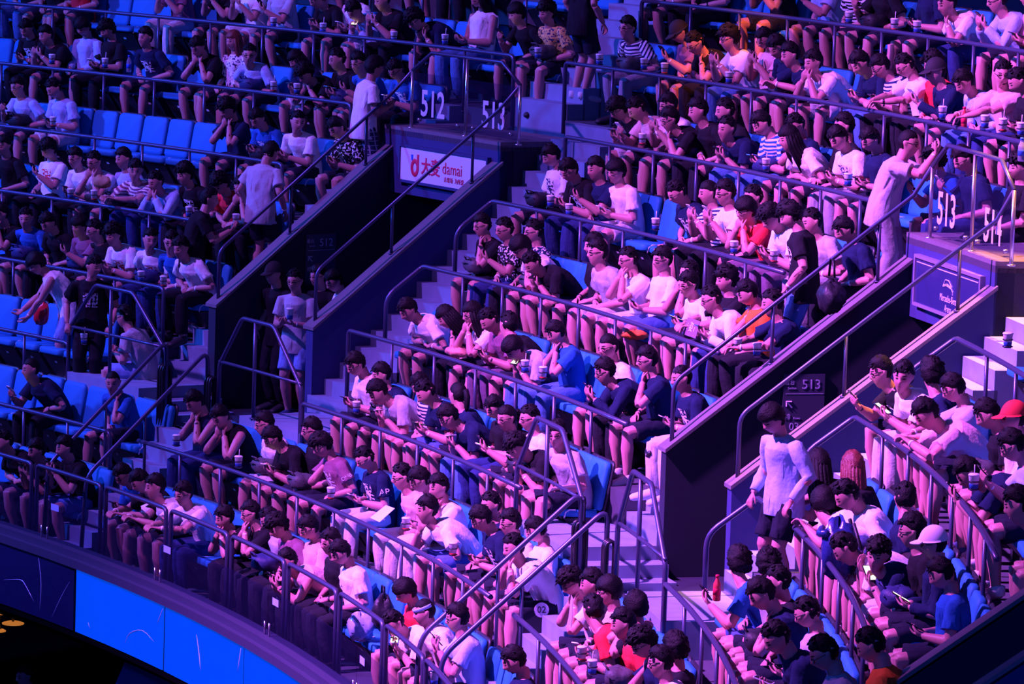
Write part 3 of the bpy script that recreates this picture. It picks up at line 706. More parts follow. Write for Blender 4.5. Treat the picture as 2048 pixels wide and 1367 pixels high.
def cloth(kind, code):
    nm = 'cloth_'+kind+'_'+code
    if nm in MATS: return MATS[nm]
    pat = code[1:] if len(code) > 1 else ''
    base = (TOPC if kind == 'top' else BOTC)[code[0]][0]
    m = mat(nm, base, 0.9, spec=0.08, bump=0.55, scale=13, noise=0.10)
    nt = m.node_tree; L = nt.links; b = nt.nodes['Principled BSDF']
    if kind == 'bot' and code == 'q': pat = 'q'
    if pat:
        at = nt.nodes.new('ShaderNodeAttribute'); at.attribute_name = 'rest'; mx = nt.nodes.new('ShaderNodeMix'); mx.data_type = 'RGBA'
        src = b.inputs['Base Color'].links[0].from_socket if b.inputs['Base Color'].links else None
        if src: L.new(src, mx.inputs[6])
        else: mx.inputs[6].default_value = (*base, 1)
        c2 = (.8, .78, .8) if sum(base) < 1.6 else (.02, .03, .09)
        if pat == 't' or pat == 'q':         # stripes across, or a check
            wv = nt.nodes.new('ShaderNodeTexWave'); wv.bands_direction = 'Z'; wv.inputs['Scale'].default_value = 8.0 if pat == 't' else 6.0
            L.new(at.outputs['Vector'], wv.inputs['Vector']); fac = wv.outputs['Fac']
            if pat == 'q':
                w2 = nt.nodes.new('ShaderNodeTexWave'); w2.bands_direction = 'X'; w2.inputs['Scale'].default_value = 6.0; L.new(at.outputs['Vector'], w2.inputs['Vector'])
                mm = nt.nodes.new('ShaderNodeMath'); mm.operation = 'MAXIMUM'; L.new(fac, mm.inputs[0]); L.new(w2.outputs['Fac'], mm.inputs[1]); fac = mm.outputs[0]; c2 = (.4, .42, .5)
            g = nt.nodes.new('ShaderNodeMath'); g.operation = 'GREATER_THAN'; g.inputs[1].default_value = 0.55 if pat == 't' else 0.93; L.new(fac, g.inputs[0]); L.new(g.outputs[0], mx.inputs[0])
        elif pat == 'f':                     # scattered print
            n = nt.nodes.new('ShaderNodeTexNoise'); n.inputs['Scale'].default_value = 34; L.new(at.outputs['Vector'], n.inputs['Vector'])
            g = nt.nodes.new('ShaderNodeMath'); g.operation = 'GREATER_THAN'; g.inputs[1].default_value = 0.56; L.new(n.outputs['Fac'], g.inputs[0]); L.new(g.outputs[0], mx.inputs[0])
            c2 = (.75, .72, .75) if sum(base) < .6 else (.05, .04, .12)
        else:                                # x: chest graphic, o: chest graphic in red
            sp = nt.nodes.new('ShaderNodeSeparateXYZ'); L.new(at.outputs['Vector'], sp.inputs[0])
            def M(op, a, b_=0.0):
                n = nt.nodes.new('ShaderNodeMath'); n.operation = op
                for i, v in enumerate((a, b_)):
                    if isinstance(v, (int, float)): n.inputs[i].default_value = v
                    else: L.new(v, n.inputs[i])
                return n.outputs[0]
            box = M('MULTIPLY', M('MULTIPLY', M('LESS_THAN', M('ABSOLUTE', sp.outputs[0]), .085), M('LESS_THAN', M('ABSOLUTE', M('SUBTRACT', sp.outputs[2], .27)), .085)), M('LESS_THAN', sp.outputs[1], -.05))
            n = nt.nodes.new('ShaderNodeTexNoise'); n.inputs['Scale'].default_value = 42; L.new(at.outputs['Vector'], n.inputs['Vector'])
            L.new(M('MULTIPLY', box, M('GREATER_THAN', n.outputs['Fac'], .5)), mx.inputs[0])
            c2 = (.7, .03, .06) if pat == 'o' else ((.75, .73, .78) if sum(base) < .9 else (.03, .03, .09))
        mx.inputs[7].default_value = (*c2, 1); L.new(mx.outputs[2], b.inputs['Base Color'])
    return m
SHOEM = [mat('white_shoe', (.6, .6, .62), .6), mat('black_shoe', (.02, .02, .025), .6), mat('blue_shoe', (.03, .05, .14), .6)]
FRAMEM = mat('glasses_frame', (.02, .02, .025), .3, metal=.3)

# ---------------------------------------------------------------- hair, caps, glasses (shared meshes about the head centre)
def hair_mesh(kind, var=0):
    nu, nv = 30, 22; V = []; r_ = np.random.default_rng(sum(map(ord, kind))+var*7); w_ = r_.uniform(0, 6, 4)
    top, side, frn, nz = {'s': (.030, .009, .058, .006), 'b': (.034, .022, .036, .004), 'm': (.046, .026, .048, .014), 'z': (.008, .005, .060, .002), 'l': (.022, .016, .046, .004), 't': (.014, .010, .056, .003), 'u': (.028, .010, .062, .009)}[kind]
    for j in range(nv+1):
        ph = math.pi*0.80*j/nv
        for i in range(nu):
            t = 2*math.pi*i/nu
            d = np.array([math.sin(ph)*math.sin(t), -math.sin(ph)*math.cos(t), math.cos(ph)]); p = head_point(d)
            fr = -d[1]                                     # 1 at the face
            edge = float(np.interp(fr, [-1, -.25, -.12, .02, .12, .35, .6, 1], [-.066, -.060, -.012, -.004, .030, frn-.006, frn, frn]))+0.003*math.sin(p[0]*260)
            if kind == 'b' and fr > .1: edge = min(edge, .036 if fr > .35 else .012)
            if kind == 'm' and fr > .3: edge -= .006
            if kind in 'l' and fr < 0.30: edge = -0.09
            if kind == 's': edge += (.004, -.006, .008)[var]*max(0, fr)+(.0, .010, -.010)[var]*(p[0]/.08)*max(0, fr)
            h = (p[2]-edge)/0.014; k = 1/(1+math.exp(-4*h))
            tk = side+(top-side)*max(0, d[2]*.85+fr*.25)**0.8
            if kind not in 'bl': tk *= .38+.62*min(1, max(0, (p[2]-edge)/.05))
            tk *= 1+.16*math.sin(3*t+w_[0]+4*ph)*math.sin(ph*3+w_[1])+(0, .35, -.3)[var]*p[0]/.08*(d[2] > 0)-(.0, .0, .25)[var]
            e = -0.012+(tk+0.012)*k+nz*k*(r_.random()-.5)*2
            V.append(p+e*d)
    mb = MB(); F = [(j*nu+i, (j+1)*nu+i, (j+1)*nu+(i+1) % nu, j*nu+(i+1) % nu) for j in range(nv) for i in range(nu)]
    mb.add(V, F+[tuple(nv*nu+i for i in range(nu))])
    if kind in 'smu':                                      # tufts give the crop its texture
        for q in range(26 if kind != 'm' else 44):
            a, b = r_.uniform(0, 2*math.pi), r_.uniform(0, 1.0)
            d = np.array([math.sin(b)*math.sin(a), -math.sin(b)*math.cos(a), math.cos(b)]); p = head_point(d, top*.55)
            g_ = np.array([r_.uniform(-.7, .7), -1.0, r_.uniform(-.2, .3)]); o = nrm(g_-(g_@d)*d+d*(.22 if kind == 's' else .42))
            mb.tube([p-d*.006, p+o*top*.55, p+o*top*1.15-d*.006], [(.014, .010), (.012, .008), (.002, .002)], 5)
    if kind == 'b':
        for q in range(9):
            x = -0.056+q*0.014; mb.tube([(x, -.085+abs(x)*.5, .075), (x, -.103+abs(x)*.6, .05), (x+.003, -.099+abs(x)*.62, .022+.004*(q % 3))], [.011, .010, .003], 5)
    if kind == 'l':
        for q in range(15):
            a = math.radians(-118+q*236/14); p = np.array([.078*math.sin(a), .09*math.cos(a), .0])
            mb.tube([p+(0, 0, .05), p*1.06+(0, .01, -.08), p*1.12+(0, .03, -.2), p*1.0+(0, .05, -.31-.02*(q % 3))], [.020, .024, .022, .006], 6)
    if kind == 't':
        mb.tube([(0, .095, .03), (0, .135, .035), (0, .15, -.03), (0, .135, -.13), (0, .12, -.19)], [.02, .03, .034, .028, .006], 9)
    return mb.mesh('hair', HAIR, True)
HM = {k: hair_mesh(k) for k in 'sbmzltu'}
HMS = [HM['s'], hair_mesh('s', 1), hair_mesh('s', 2)]; HMM = [HM['m'], hair_mesh('m', 1)]
HMR = HM['l'].copy(); HMR.materials.clear(); HMR.materials.append(HAIRR)
def cap_mesh(m):
    mb = MB(); nu, nv = 26, 10; V = []
    for j in range(nv+1):
        ph = math.pi*0.46*j/nv
        for i in range(nu):
            t = 2*math.pi*i/nu; d = np.array([math.sin(ph)*math.sin(t), -math.sin(ph)*math.cos(t), math.cos(ph)]); V.append(head_point(d, .017)+np.array([0, 0, .012]))
    mb.add(V, [(j*nu+i, (j+1)*nu+i, (j+1)*nu+(i+1) % nu, j*nu+(i+1) % nu) for j in range(nv) for i in range(nu)]+[tuple(nv*nu+i for i in range(nu))])
    a = [(s*.072, -.05, .035) for s in (-1, 1)]; n = 9; T = [(.074*math.sin(x), -.062-.045*math.cos(x), .04) for x in np.linspace(-1.3, 1.3, n)]; U = [(.074*math.sin(x), -.075-.11*math.cos(x), .022) for x in np.linspace(-1.3, 1.3, n)]
    V = [np.array(p) for p in T+U]; V += [p+np.array([0, 0, -.007]) for p in V]
    F = [(i, i+1, n+i+1, n+i) for i in range(n-1)]+[(2*n+i, 3*n+i, 3*n+i+1, 2*n+i+1) for i in range(n-1)]+[(n+i, n+i+1, 3*n+i+1, 3*n+i) for i in range(n-1)]
    mb.add(V, F); return mb.mesh('cap', m, True)
CAPM = {'K': cap_mesh(mat('black_cap', (.015, .015, .02), .8)), 'W': cap_mesh(mat('white_cap', (.8, .78, .8), .8)), 'R': cap_mesh(mat('red_cap', (.75, .03, .04), .8))}
def glasses_mesh():
    mb = MB()
    for s in (-1, 1):
        a = np.linspace(0, 2*math.pi, 13); mb.tube([(s*.032+.0215*math.cos(t), -.099+.012*abs(math.cos(t))*(1 if math.cos(t)*s > 0 else .2), .004+.0165*math.sin(t)) for t in a], .0032, 5, caps=False)
        mb.tube([(s*.053, -.09, .01), (s*.072, -.06, .012), (s*.082, .0, .012), (s*.081, .02, .002)], .003, 4)
    mb.tube([(-.011, -.1, .006), (0, -.103, .009), (.011, -.1, .006)], .003, 5); return mb.mesh('glasses', FRAMEM, True)
GLM = glasses_mesh()
PHONEB = mat('phone_body', (.015, .015, .02), .3); SCREEN = mat('phone_screen_lit', (.1, .1, .1), .3, emit=(1.0, .86, .72), estr=1.6); PHW = mat('phone_white', (.7, .7, .72), .35)
def phone_mesh(lit, white):
    mb = MB(); V = []
    pts = [(x*.036, z*.074) for x, z in ((-.8, -1), (.8, -1), (1, -.9), (1, .9), (.8, 1), (-.8, 1), (-1, .9), (-1, -.9))]
    V = [(x, -.004, z) for x, z in pts]+[(x, .004, z) for x, z in pts]; F = [tuple(range(8)), tuple(range(15, 7, -1))]+[(i, i+8, (i+1) % 8+8, (i+1) % 8) for i in range(8)]
    mb.add(V, F, 0); mb.add([(-.032, -.0046, -.066), (.032, -.0046, -.066), (.032, -.0046, .066), (-.032, -.0046, .066)], [(0, 1, 2, 3)], 1)
    return mb.mesh('phone', [PHW if white else PHONEB, SCREEN if lit else PHONEB])
PHM = {(l, w): phone_mesh(l, w) for l in (0, 1) for w in (0, 1)}

# ================================================================ who sits where: row+block, head position found on the photograph, top, bottom, pose, hair, flags
PEOPLE = """
8A 45 - K j r s
8A 100 - K s r s
8A 148 - R s r l
8A 345 - M l e s
8A 440 - K s e s
8A 495 - W w e s g
8A 553 - G s q s
8A 645 0 K s p s gd
8A 690 - W s p s
8A 718 22 LS w p s d
8A 756 0 K k e s
8A 832 38 N s p m dg
8A 958 -14 WA j p l d
8B 1035 28 K s q b
8B 1094 26 Yf s r m
8B 1256 56 Wt g r s gh
8B 1360 66 M s q cK gd
8B 1391 84 K k c s gd
8B 1477 79 W j e m g
8B 1513 76 P s e s gd
8B 1556 94 N s r s d
8B 1581 109 N s a s
8B 1627 127 W w f s h
8B 1744 132 N j p s d
8B 1774 135 Wt k p s gd
8B 1810 132 W k a s gd
8B 1843 127 R k r m
8C 1864 142 NS s q cK
8C 1937 165 LS j r s d
8C 1998 147 P n a s gu
8C 2038 163 K s p s d
9B 1340 - K s r s
9B 1400 - K k r s
9B 1540 - K s e s
9B 1640 - L s q s
9B 1700 - Kt s r s
9B 1755 - K s q s
9B 1843 - N s p s d
9B 1895 6 W n c s
9C 2008 2 LS s e s g
9C 2048 - P s p s
7A 53 56 Kx k p s d
7A 116 72 K s e s
7A 152 53 LS s r b d
7A 206 60 K k p m d
7A 291 75 Nx s r s h
7A 402 95 K s f s d
7A 462 82 Wf s r L
7A 499 108 L s r s gu
7A 597 118 N w p l d
7A 628 148 K s f m d
7A 655 118 K s p s
7A 718 128 B s q s g
7A 792 140 Bx k p s gd
7B 1241 218 K w p m gd
7B 1287 220 P s q s d
7B 1342 210 W s e s g
7B 1357 241 K s c s g
7B 1388 218 K k r s
7B 1432 251 N j p s h
7B 1448 222 K s r s
7B 1525 246 Bt j p s d
7B 1571 275 W s r l
7B 1614 254 N s c s gd
7B 1676 246 K s r s
7B 1678 276 Wx g p s d
7B 1742 282 N s p s gd
7C 1884 325 B s q m
7C 1914 315 N n q s gd
7C 2038 332 K k r m
6A 36 175 L s q s g
6A 109 178 L w p s d
6A 455 218 N s f m d
6A 516 240 Bx s p s d
6A 596 244 W s p s u
6A 675 256 Kf s p s d
6B 1104 312 Wx s p s d
6B 1147 340 Kx n p s gd
6B 1192 338 N n q s
6B 1226 342 W w p b g
6B 1355 383 Nx s r s gd
6B 1430 390 Wt k e t
6B 1463 388 W k e s g
6B 1495 392 K s r s
6B 1482 416 R v f b g
6B 1543 434 W v p m d
6B 1625 442 G g r s
6B 1690 459 N k r s d
5A 8 292 K s r s
5A 97 300 Wo k q m d
5A 152 318 W k p s g
5A 206 325 W s f s g
5A 239 317 L s r s
5A 262 338 Mt n a s u
5A 327 368 LS n f s
5A 356 348 Kx k r m
5A 442 368 R k r m d
5A 483 374 K k f s g
5B 965 452 K s c s g
5B 1010 460 Kf n q s g
5B 1037 495 W s c b gd
5B 1075 465 Nf k r s g
5B 1066 525 Kx s p s d
5B 1190 492 K s r s
5B 1195 505 G w r s gh
5B 1261 520 W w f s g
5B 1322 518 W b p s g
5B 1368 565 W s p s g
5B 1393 553 N s f s h
5B 1450 560 K s a m
5B 1436 600 WS n p s g
5B 1485 585 O k c s d
5B 1546 608 N k a s
5C 1764 742 Kx s q s g
5C 1807 752 W l p s u
5C 1866 750 N s r m R
5C 1909 778 G s a s gd
5C 1855 832 P s a s d
5C 1985 835 K s p s d
5C 2022 832 W s r cR
5C 2022 880 L s q s gd
4A 8 430 K s f s
4A 46 436 B s r s u
4A 97 447 K k r s d
4A 160 450 M k q b
4A 196 462 K s r s g
4A 222 468 Wo s p m
4A 310 480 Wo n r s u
4A 335 484 B n r s gu
4A 362 498 W k r s
4B 818 620 W s r s d
4B 895 632 N k c l d
4B 945 628 W s f l g
4B 980 640 M v p s d
4B 1025 652 K s r s R
4B 1024 692 G j p b d
4B 1110 663 B j f s d
4B 1218 694 W s r t g
4B 1212 744 NS k e s g
4B 1295 722 N s c s g
4B 1364 758 Nx l p cB
4C 1637 929 KA s a l R
4C 1711 934 K s r L R
4C 1696 985 W s r s d
4C 1642 1007 W s a b R
4C 1810 997 N s r s R
4C 1828 1062 K s r s g
4C 1861 1072 NS s p cW g
4C 1762 1120 N l p m u
4C 1693 1090 W s p s d
4C 1885 1152 B s p s d
5C 1945 950 N s e s d
5C 2038 1010 K s r s
3B 713 728 W s p s gd
3B 765 752 N s r s
3B 770 787 G w p s d
3B 829 766 Wt s r s gd
3B 853 787 N b p s d
3B 888 832 N j p s gd
3B 929 794 N s r t R
3B 990 817 K n p s gd
3B 1016 835 K s q t g
3B 1059 837 W s r s g
3B 1104 863 G s r s gu
3B 1047 900 Kx s p m d
3C 1487 1134 B b q m R
3C 1530 1130 G s r m R
3C 1526 1183 N s c s d
3C 1557 1165 K s r s
3C 1616 1226 G s p s gd
3C 1556 1264 N b p s d
2A 63 736 N k q z h
2A 226 764 B s c z u
1A 10 883 K s r s
2B 391 804 NA n f s d
2B 442 835 KA s f s d
2B 530 848 W w r s g
2B 558 878 K s p s gd
2B 614 858 K s r s g
2B 645 891 Mx s c m gd
2B 731 919 Nx l p s gd
2B 815 957 P l r s g
2B 840 960 L l p s gd
2B 878 972 W l c s
2B 849 1018 W b c s h
2B 988 1013 N s r s
2B 960 1036 Nx s p s gd
2B 1033 1050 W s r s g
2B 1068 1055 W s r s d
2B 1024 1093 W s f s
2C 1150 1172 Wo s f m gd
2C 1186 1170 K s r s
2C 1216 1178 P s r b g
2C 1196 1225 R s p s R
2C 1244 1243 R s r s
2C 1268 1210 K s f b R
2C 1290 1290 N s c m gd
2C 1322 1325 W s r s g
2C 1352 1297 K s r m R
1A 76 901 K s e s
1A 130 897 K b e s
1B 248 950 B s p s gd
1B 284 965 K s a s d
1B 310 975 W s a s h
1B 368 985 W n a s g
1B 468 1040 K k f s
1B 506 1030 K k f s g
1B 547 1043 G k r s gd
1B 570 1058 M k r m d
1B 612 1055 P k p s gd
1B 656 1082 K k r s g
1B 553 1110 PA k e s
1B 683 1108 W k r s d
1B 812 1186 R s p b d
1B 848 1220 W s r cV
1B 792 1246 W s p s d
1B 916 1238 L s e s g
1C 1030 1322 N s r s d
9A 690 - K s r s
9A 770 - W k r s
9A 862 - K s r s
9A 935 - N k r s
9A 560 - G s r s
"""
def face_normal_hand(F, S, sg, fa, ha):
    for b, a in (('fa', fa), ('hand', ha)):
        o, A = F[b+S]; F[b+S] = (o, A@rotz(math.radians(a)*sg))
def make_pose(lean, pose, fl, R_, side, stand=False, j=(0, 0, 0, 0)):
    hp = 0.12+0.3*lean; hy = 0.0
    if 'd' in fl: hp += 0.36
    if 'h' in fl: hp = 0.02+0.15*lean
    if 'u' in fl: hy = 0.75; hp = 0.16
    if 'R' in fl: hy = -1.1
    hy += j[0]*0.22
    kw = dict(lean=lean, slouch=0.16+0.25*max(0, lean)+0.05*j[1], hpitch=hp, hyaw=hy, hroll=0.07*j[2], twist=hy*0.28, stand=stand)
    if not stand:
        sp = 0.05+0.07*(j[3]+1)/2
        kn = [np.array([-.09-sp, -.42, .50+.02*j[1]]), np.array([.09+sp, -.42, .50-.02*j[2]])]
        kw['knee'] = kn; kw['feet'] = [kn[0]+np.array([.02*j[0], .03+.05*j[1], -.42]), kn[1]+np.array([-.03*j[2], .03-.06*j[3], -.42])]
    J, F = skeleton(**kw)
    nk, hc, Hm = J['nk'], J['hc'], F['head'][1]; Rt = rotz(kw['twist'])
    rest = [J['hj'+S]*.34+J['kn'+S]*.66+np.array([(0.03, -0.03)[i], 0.06, .115]) for i, S in enumerate('RL')] if not stand else [nk+np.array([s*.26, -.06, -.50]) for s in (-1, 1)]
    Hl = np.array([0, min(-.30, max(-.50, nk[1]-.20)), max(.70, nk[2]-.33)])
    if stand: Hl = np.array([0, nk[1]-.26, nk[2]-.30])
    hands = [None, None]; poles = [np.array([-.5, .3, -1.]), np.array([.5, .3, -1.])]; flip = [False, False]
    if pose == 'p': hands = [Hl+np.array([-.075, .07, 0]), Hl+np.array([.075, .07, .0])]
    elif pose == 'e':
        c = nk+Rt@np.array([0, -.27, -.07]); hands = [c+np.array([-.075, .05, -.05]), c+np.array([.075, .05, -.05])]; poles = [np.array([-.4, -.1, -1.]), np.array([.4, -.1, -1.])]
    elif pose == 'q':
        hands = list(rest); flip = [True, True]; hands[side] = nk+np.array([(-.05, .05)[side], -.27, -.16]); flip[side] = False; poles[side] = np.array([(-.4, .4)[side], 0, -1.])
    elif pose == 'c':
        hands = list(rest); flip = [True, True]; sg = (-1, 1)[side]; hands[side] = hc+Hm@np.array([sg*.045, -.085, -.20]); flip[side] = False; poles[side] = np.array([sg*.25, -.7, -1.])
    elif pose == 'f':
        hands = [hc+Hm@np.array([s*.06, -.11, -.165]) for s in (-1, 1)]; poles = [np.array([s*.35, -.6, -1.]) for s in (-1, 1)]
    elif pose == 'a':
        hands = [np.array([s*.10, max(-.62, nk[1]-.42), .76]) for s in (-1, 1)]; flip = [True, True]; poles = [np.array([s*1., .2, -.6]) for s in (-1, 1)]
    elif isinstance(pose, (list, tuple)): hands = [np.array(h) for h in pose]
    else: hands = list(rest); flip = [True, True]
    kw.update(hands=hands, poles=poles); J, F = skeleton(**kw)
    for i, S in enumerate('RL'):
        if flip[i]: face_normal_hand(F, S, (-1, 1)[i], 70, 150)
    return J, F

mb = MB(); mb.tube([(0, 0, -.009), (0, 0, .009)], [(.034, .029)]*2, 12, hint=(1, 0, 0)); WBM = [mb.mesh('wristband', m_, True) for m_ in (BLACKM, WHITEP)]
USED = {}
def word(n): return ORD[n]
def dress(me_loc, rz, kind, J, F, top, bot, hair, fl, scale, label, extra_top=None):
    """Link one person: the body is the top-level mesh, clothes and hair are its children."""
    o = link('person', pose_mesh('body', kind, F, [SKIN], 'person', scale)); o.location = me_loc; o.rotation_euler = (0, 0, rz)
    tag(o, label, 'person')
    form = 'long' if 'S' in top else 'tank' if 'A' in top else 'tee'
    tc_ = top.replace('S', '').replace('A', '')
    link({'long': 'long_sleeve_shirt', 'tank': 'tank_top', 'tee': 't_shirt'}[form], pose_mesh(form, kind, F, [cloth('top', tc_)], 'shirt', scale), o)
    form = 'shorts' if bot in 'swbqd' else 'trousers'
    link(form, pose_mesh(form, kind, F, [cloth('bot', bot)], form, scale), o)
    sm = SHOEM[int(abs(me_loc[0]*37+me_loc[1]*91)) % 3]
    for S in 'RL': link('shoe', pose_mesh('shoe'+S, kind, F, [sm], 'shoe', scale), o)
    c, Hm = F['head']; M = Matrix.Identity(4)
    for a in range(3):
        for b in range(3): M[a][b] = Hm[a][b]*scale
        M[a][3] = c[a]*scale
    def on_head(name, me): q = link(name, me, o); q.matrix_local = M; return q
    if hair[0] == 'c':
        on_head('hair', HM['z'])
        if hair[1] in CAPM: on_head('cap', CAPM[hair[1]])
        elif hair[1] == 'B': on_head('head_wrap', BANDM)
        else: on_head('sun_visor', VISORM)
    elif hair == 'L': on_head('hair', HMR)
    else: on_head('hair', HMS[int(abs(me_loc[0]*31+me_loc[1]*17)) % 3] if hair == 's' else HMM[int(abs(me_loc[0]*31)) % 2] if hair == 'm' else HM[hair])
    if 'g' in fl: on_head('glasses', GLM)
    for i, S in enumerate('RL'):
        if (int(me_loc[0]*53+me_loc[2]*29)+i*2) % 3 != 1: continue
        w, A = F['hand'+S]; Mb = Matrix.Identity(4); p_ = w-A[:, 2]*.03
        for a in range(3):
            for b in range(3): Mb[a][b] = A[a][b]*scale
            Mb[a][3] = p_[a]*scale
        q = link('wristband', WBM[int(abs(me_loc[1]*77)) % 3 > 0], o); q.matrix_local = Mb
    return o
def solid_mesh(src, m): q = src.copy(); q.materials.clear(); q.materials.append(m); return q
BANDM = solid_mesh(HM['z'], mat('patterned_wrap', (.12, .10, .16), .8, noise=.6, scale=50)); 
mb = MB(); a = np.linspace(-2.2, 2.2, 15)
for q in range(14):
    pass
mb.tube([(.086*math.sin(t), -.106*math.cos(t), .055-.02*math.cos(t)) for t in a], [(.004, .016)]*15, 8); VISORM = mb.mesh('sun_visor', mat('visor_blue', (.35, .6, .85), .5), True)
MATS_HW = HM
POSEW = {'p': 'thumbing a phone', 'e': 'hands raised', 'q': 'one hand raised', 'c': 'chin on hand', 'f': 'hands at face', 'r': 'hands on thighs', 'a': 'arms on rail'}
HSC = 1.06
SEATPOS = {}
LAPW = ['black', 'navy', 'charcoal']; LAPBAG = []
for q, c_ in enumerate(((.014, .014, .02), (.02, .03, .11), (.06, .06, .07))):
    r_ = np.random.default_rng(q+40); V = []; a_ = r_.uniform(0, 6, 3)
    for j in range(11):
        for i in range(16):
            u, t = math.pi*j/10, 2*math.pi*i/16; d = np.array([math.sin(u)*math.cos(t), math.sin(u)*math.sin(t), math.cos(u)])
            d = d*(abs(d)**4).sum()**-.25; V.append(d*np.array([.16, .12, .075])*(1+.09*math.sin(3*t+a_[0])*math.sin(u)+.07*math.sin(5*t+3*u+a_[1])))
    mb = MB().add(V, [(j*16+i, (j+1)*16+i, (j+1)*16+(i+1) % 16, j*16+(i+1) % 16) for j in range(10) for i in range(16)])
    mb.tube([(-.06, -.09, .05), (-.05, -.13, .10), (.05, -.13, .10), (.06, -.09, .05)], .009, 5); mb.tube([(-.12, -.115, .02), (0, -.128, .035), (.12, -.115, .02)], .006, 5)
    LAPBAG.append(mb.mesh('backpack', mat('bag_'+LAPW[q], c_, .6, bump=.4, scale=18), True))
PH = {}
rows = []
for ln in PEOPLE.strip().splitlines():
    t = ln.split(); rows.append((int(t[0][0]), t[0][1], float(t[1]), None if t[2] == '-' else float(t[2]), t[3], t[4], t[5], t[6], t[7] if len(t) > 7 else ''))
placed = []
BAD = []
for (k, s, x, y, top, bot, pose, hair, fl) in rows:
    jj = rng.uniform(-1, 1, 4); side = 1 if (int(x)*7) % 3 else 0; R = Rk(k)+0.60; z = zf(k)
    sc = float(np.clip(1.0+rng.normal(0, .02), .96, 1.04))
    def solve(lean):
        J, F = make_pose(lean, pose, fl, R, side, j=jj); hc = J['hc']*sc+np.array([0, 0, .53*(1-sc)])
        th = uncyl(x, y if y is not None else px(P(0.1, R, z+1.2))[1], R-.15)[0] if y is not None else uncyl(x, 300, R)[0]
        f = lambda t: px(P(t, R, z)+rotz(-t)@hc)
        for _ in range(8):
            a, b = f(th), f(th+1e-4); th += float(np.clip((x-a[0])/((b[0]-a[0])/1e-4), -.05, .05))
        return th, f(th)[1], J, F
    if y is None: best = (0, 0.22+.06*jj[0])
    else:
        best = None
        for lean in np.arange(-.14, .95, .06):
            e = solve(lean)[1]-y; c = abs(e)+6*max(0, lean-.6)
            if best is None or c < best[0]: best = (c, lean, e)
        e = best[2]
        if abs(e) > 6:                                     # taller or shorter than the mean
            sc = float(np.clip(sc*(1+e/170.), .90, 1.07)); 
    th, yy, J, F = solve(best[1])
    if y is not None and abs(yy-y) > 9: BAD.append((k, s, x, y, round(yy-y, 1), round(float(best[1]), 2)))
    placed.append(dict(k=k, s=s, x=x, y=y, th=th, J=J, F=F, top=top, bot=bot, pose=pose, hair=hair, fl=fl, sc=sc, R=R, z=z, side=side))
if BAD: print('HEADS OFF', BAD)
# two people never share a seat: push neighbours apart a little
from collections import defaultdict
byrow = defaultdict(list)
for p in placed: byrow[p['k']].append(p)
for k, ps in byrow.items():
    ps.sort(key=lambda p: p['th'])
    for _ in range(40):
        for a, b in zip(ps, ps[1:]):
            g = (b['th']-a['th'])*Rk(k); need = 0.40
            if g < need:
                d = (need-g)/2*0.5/Rk(k); a['th'] -= d; b['th'] += d
        lo, hi = None, None
order = defaultdict(list)
for p in placed: order[(p['k'], p['s'])].append(p)
HAIRW = {'l': ' long-haired', 'L': ' red-haired', 't': ' ponytailed', 'b': ' bowl-cut', 'm': ' tousle-haired', 'z': ' shaven-headed', 'cK': ' black-capped', 'cW': ' white-capped', 'cR': ' red-capped', 'cB': ' head-wrapped', 'cV': ' visored'}
SHIRTW = {'t': 'striped ', 'f': 'patterned ', 'x': 'printed ', 'o': 'red-printed '}
BLK = {'A': 'below 512', 'B': 'between gates', 'C': 'past 513'}
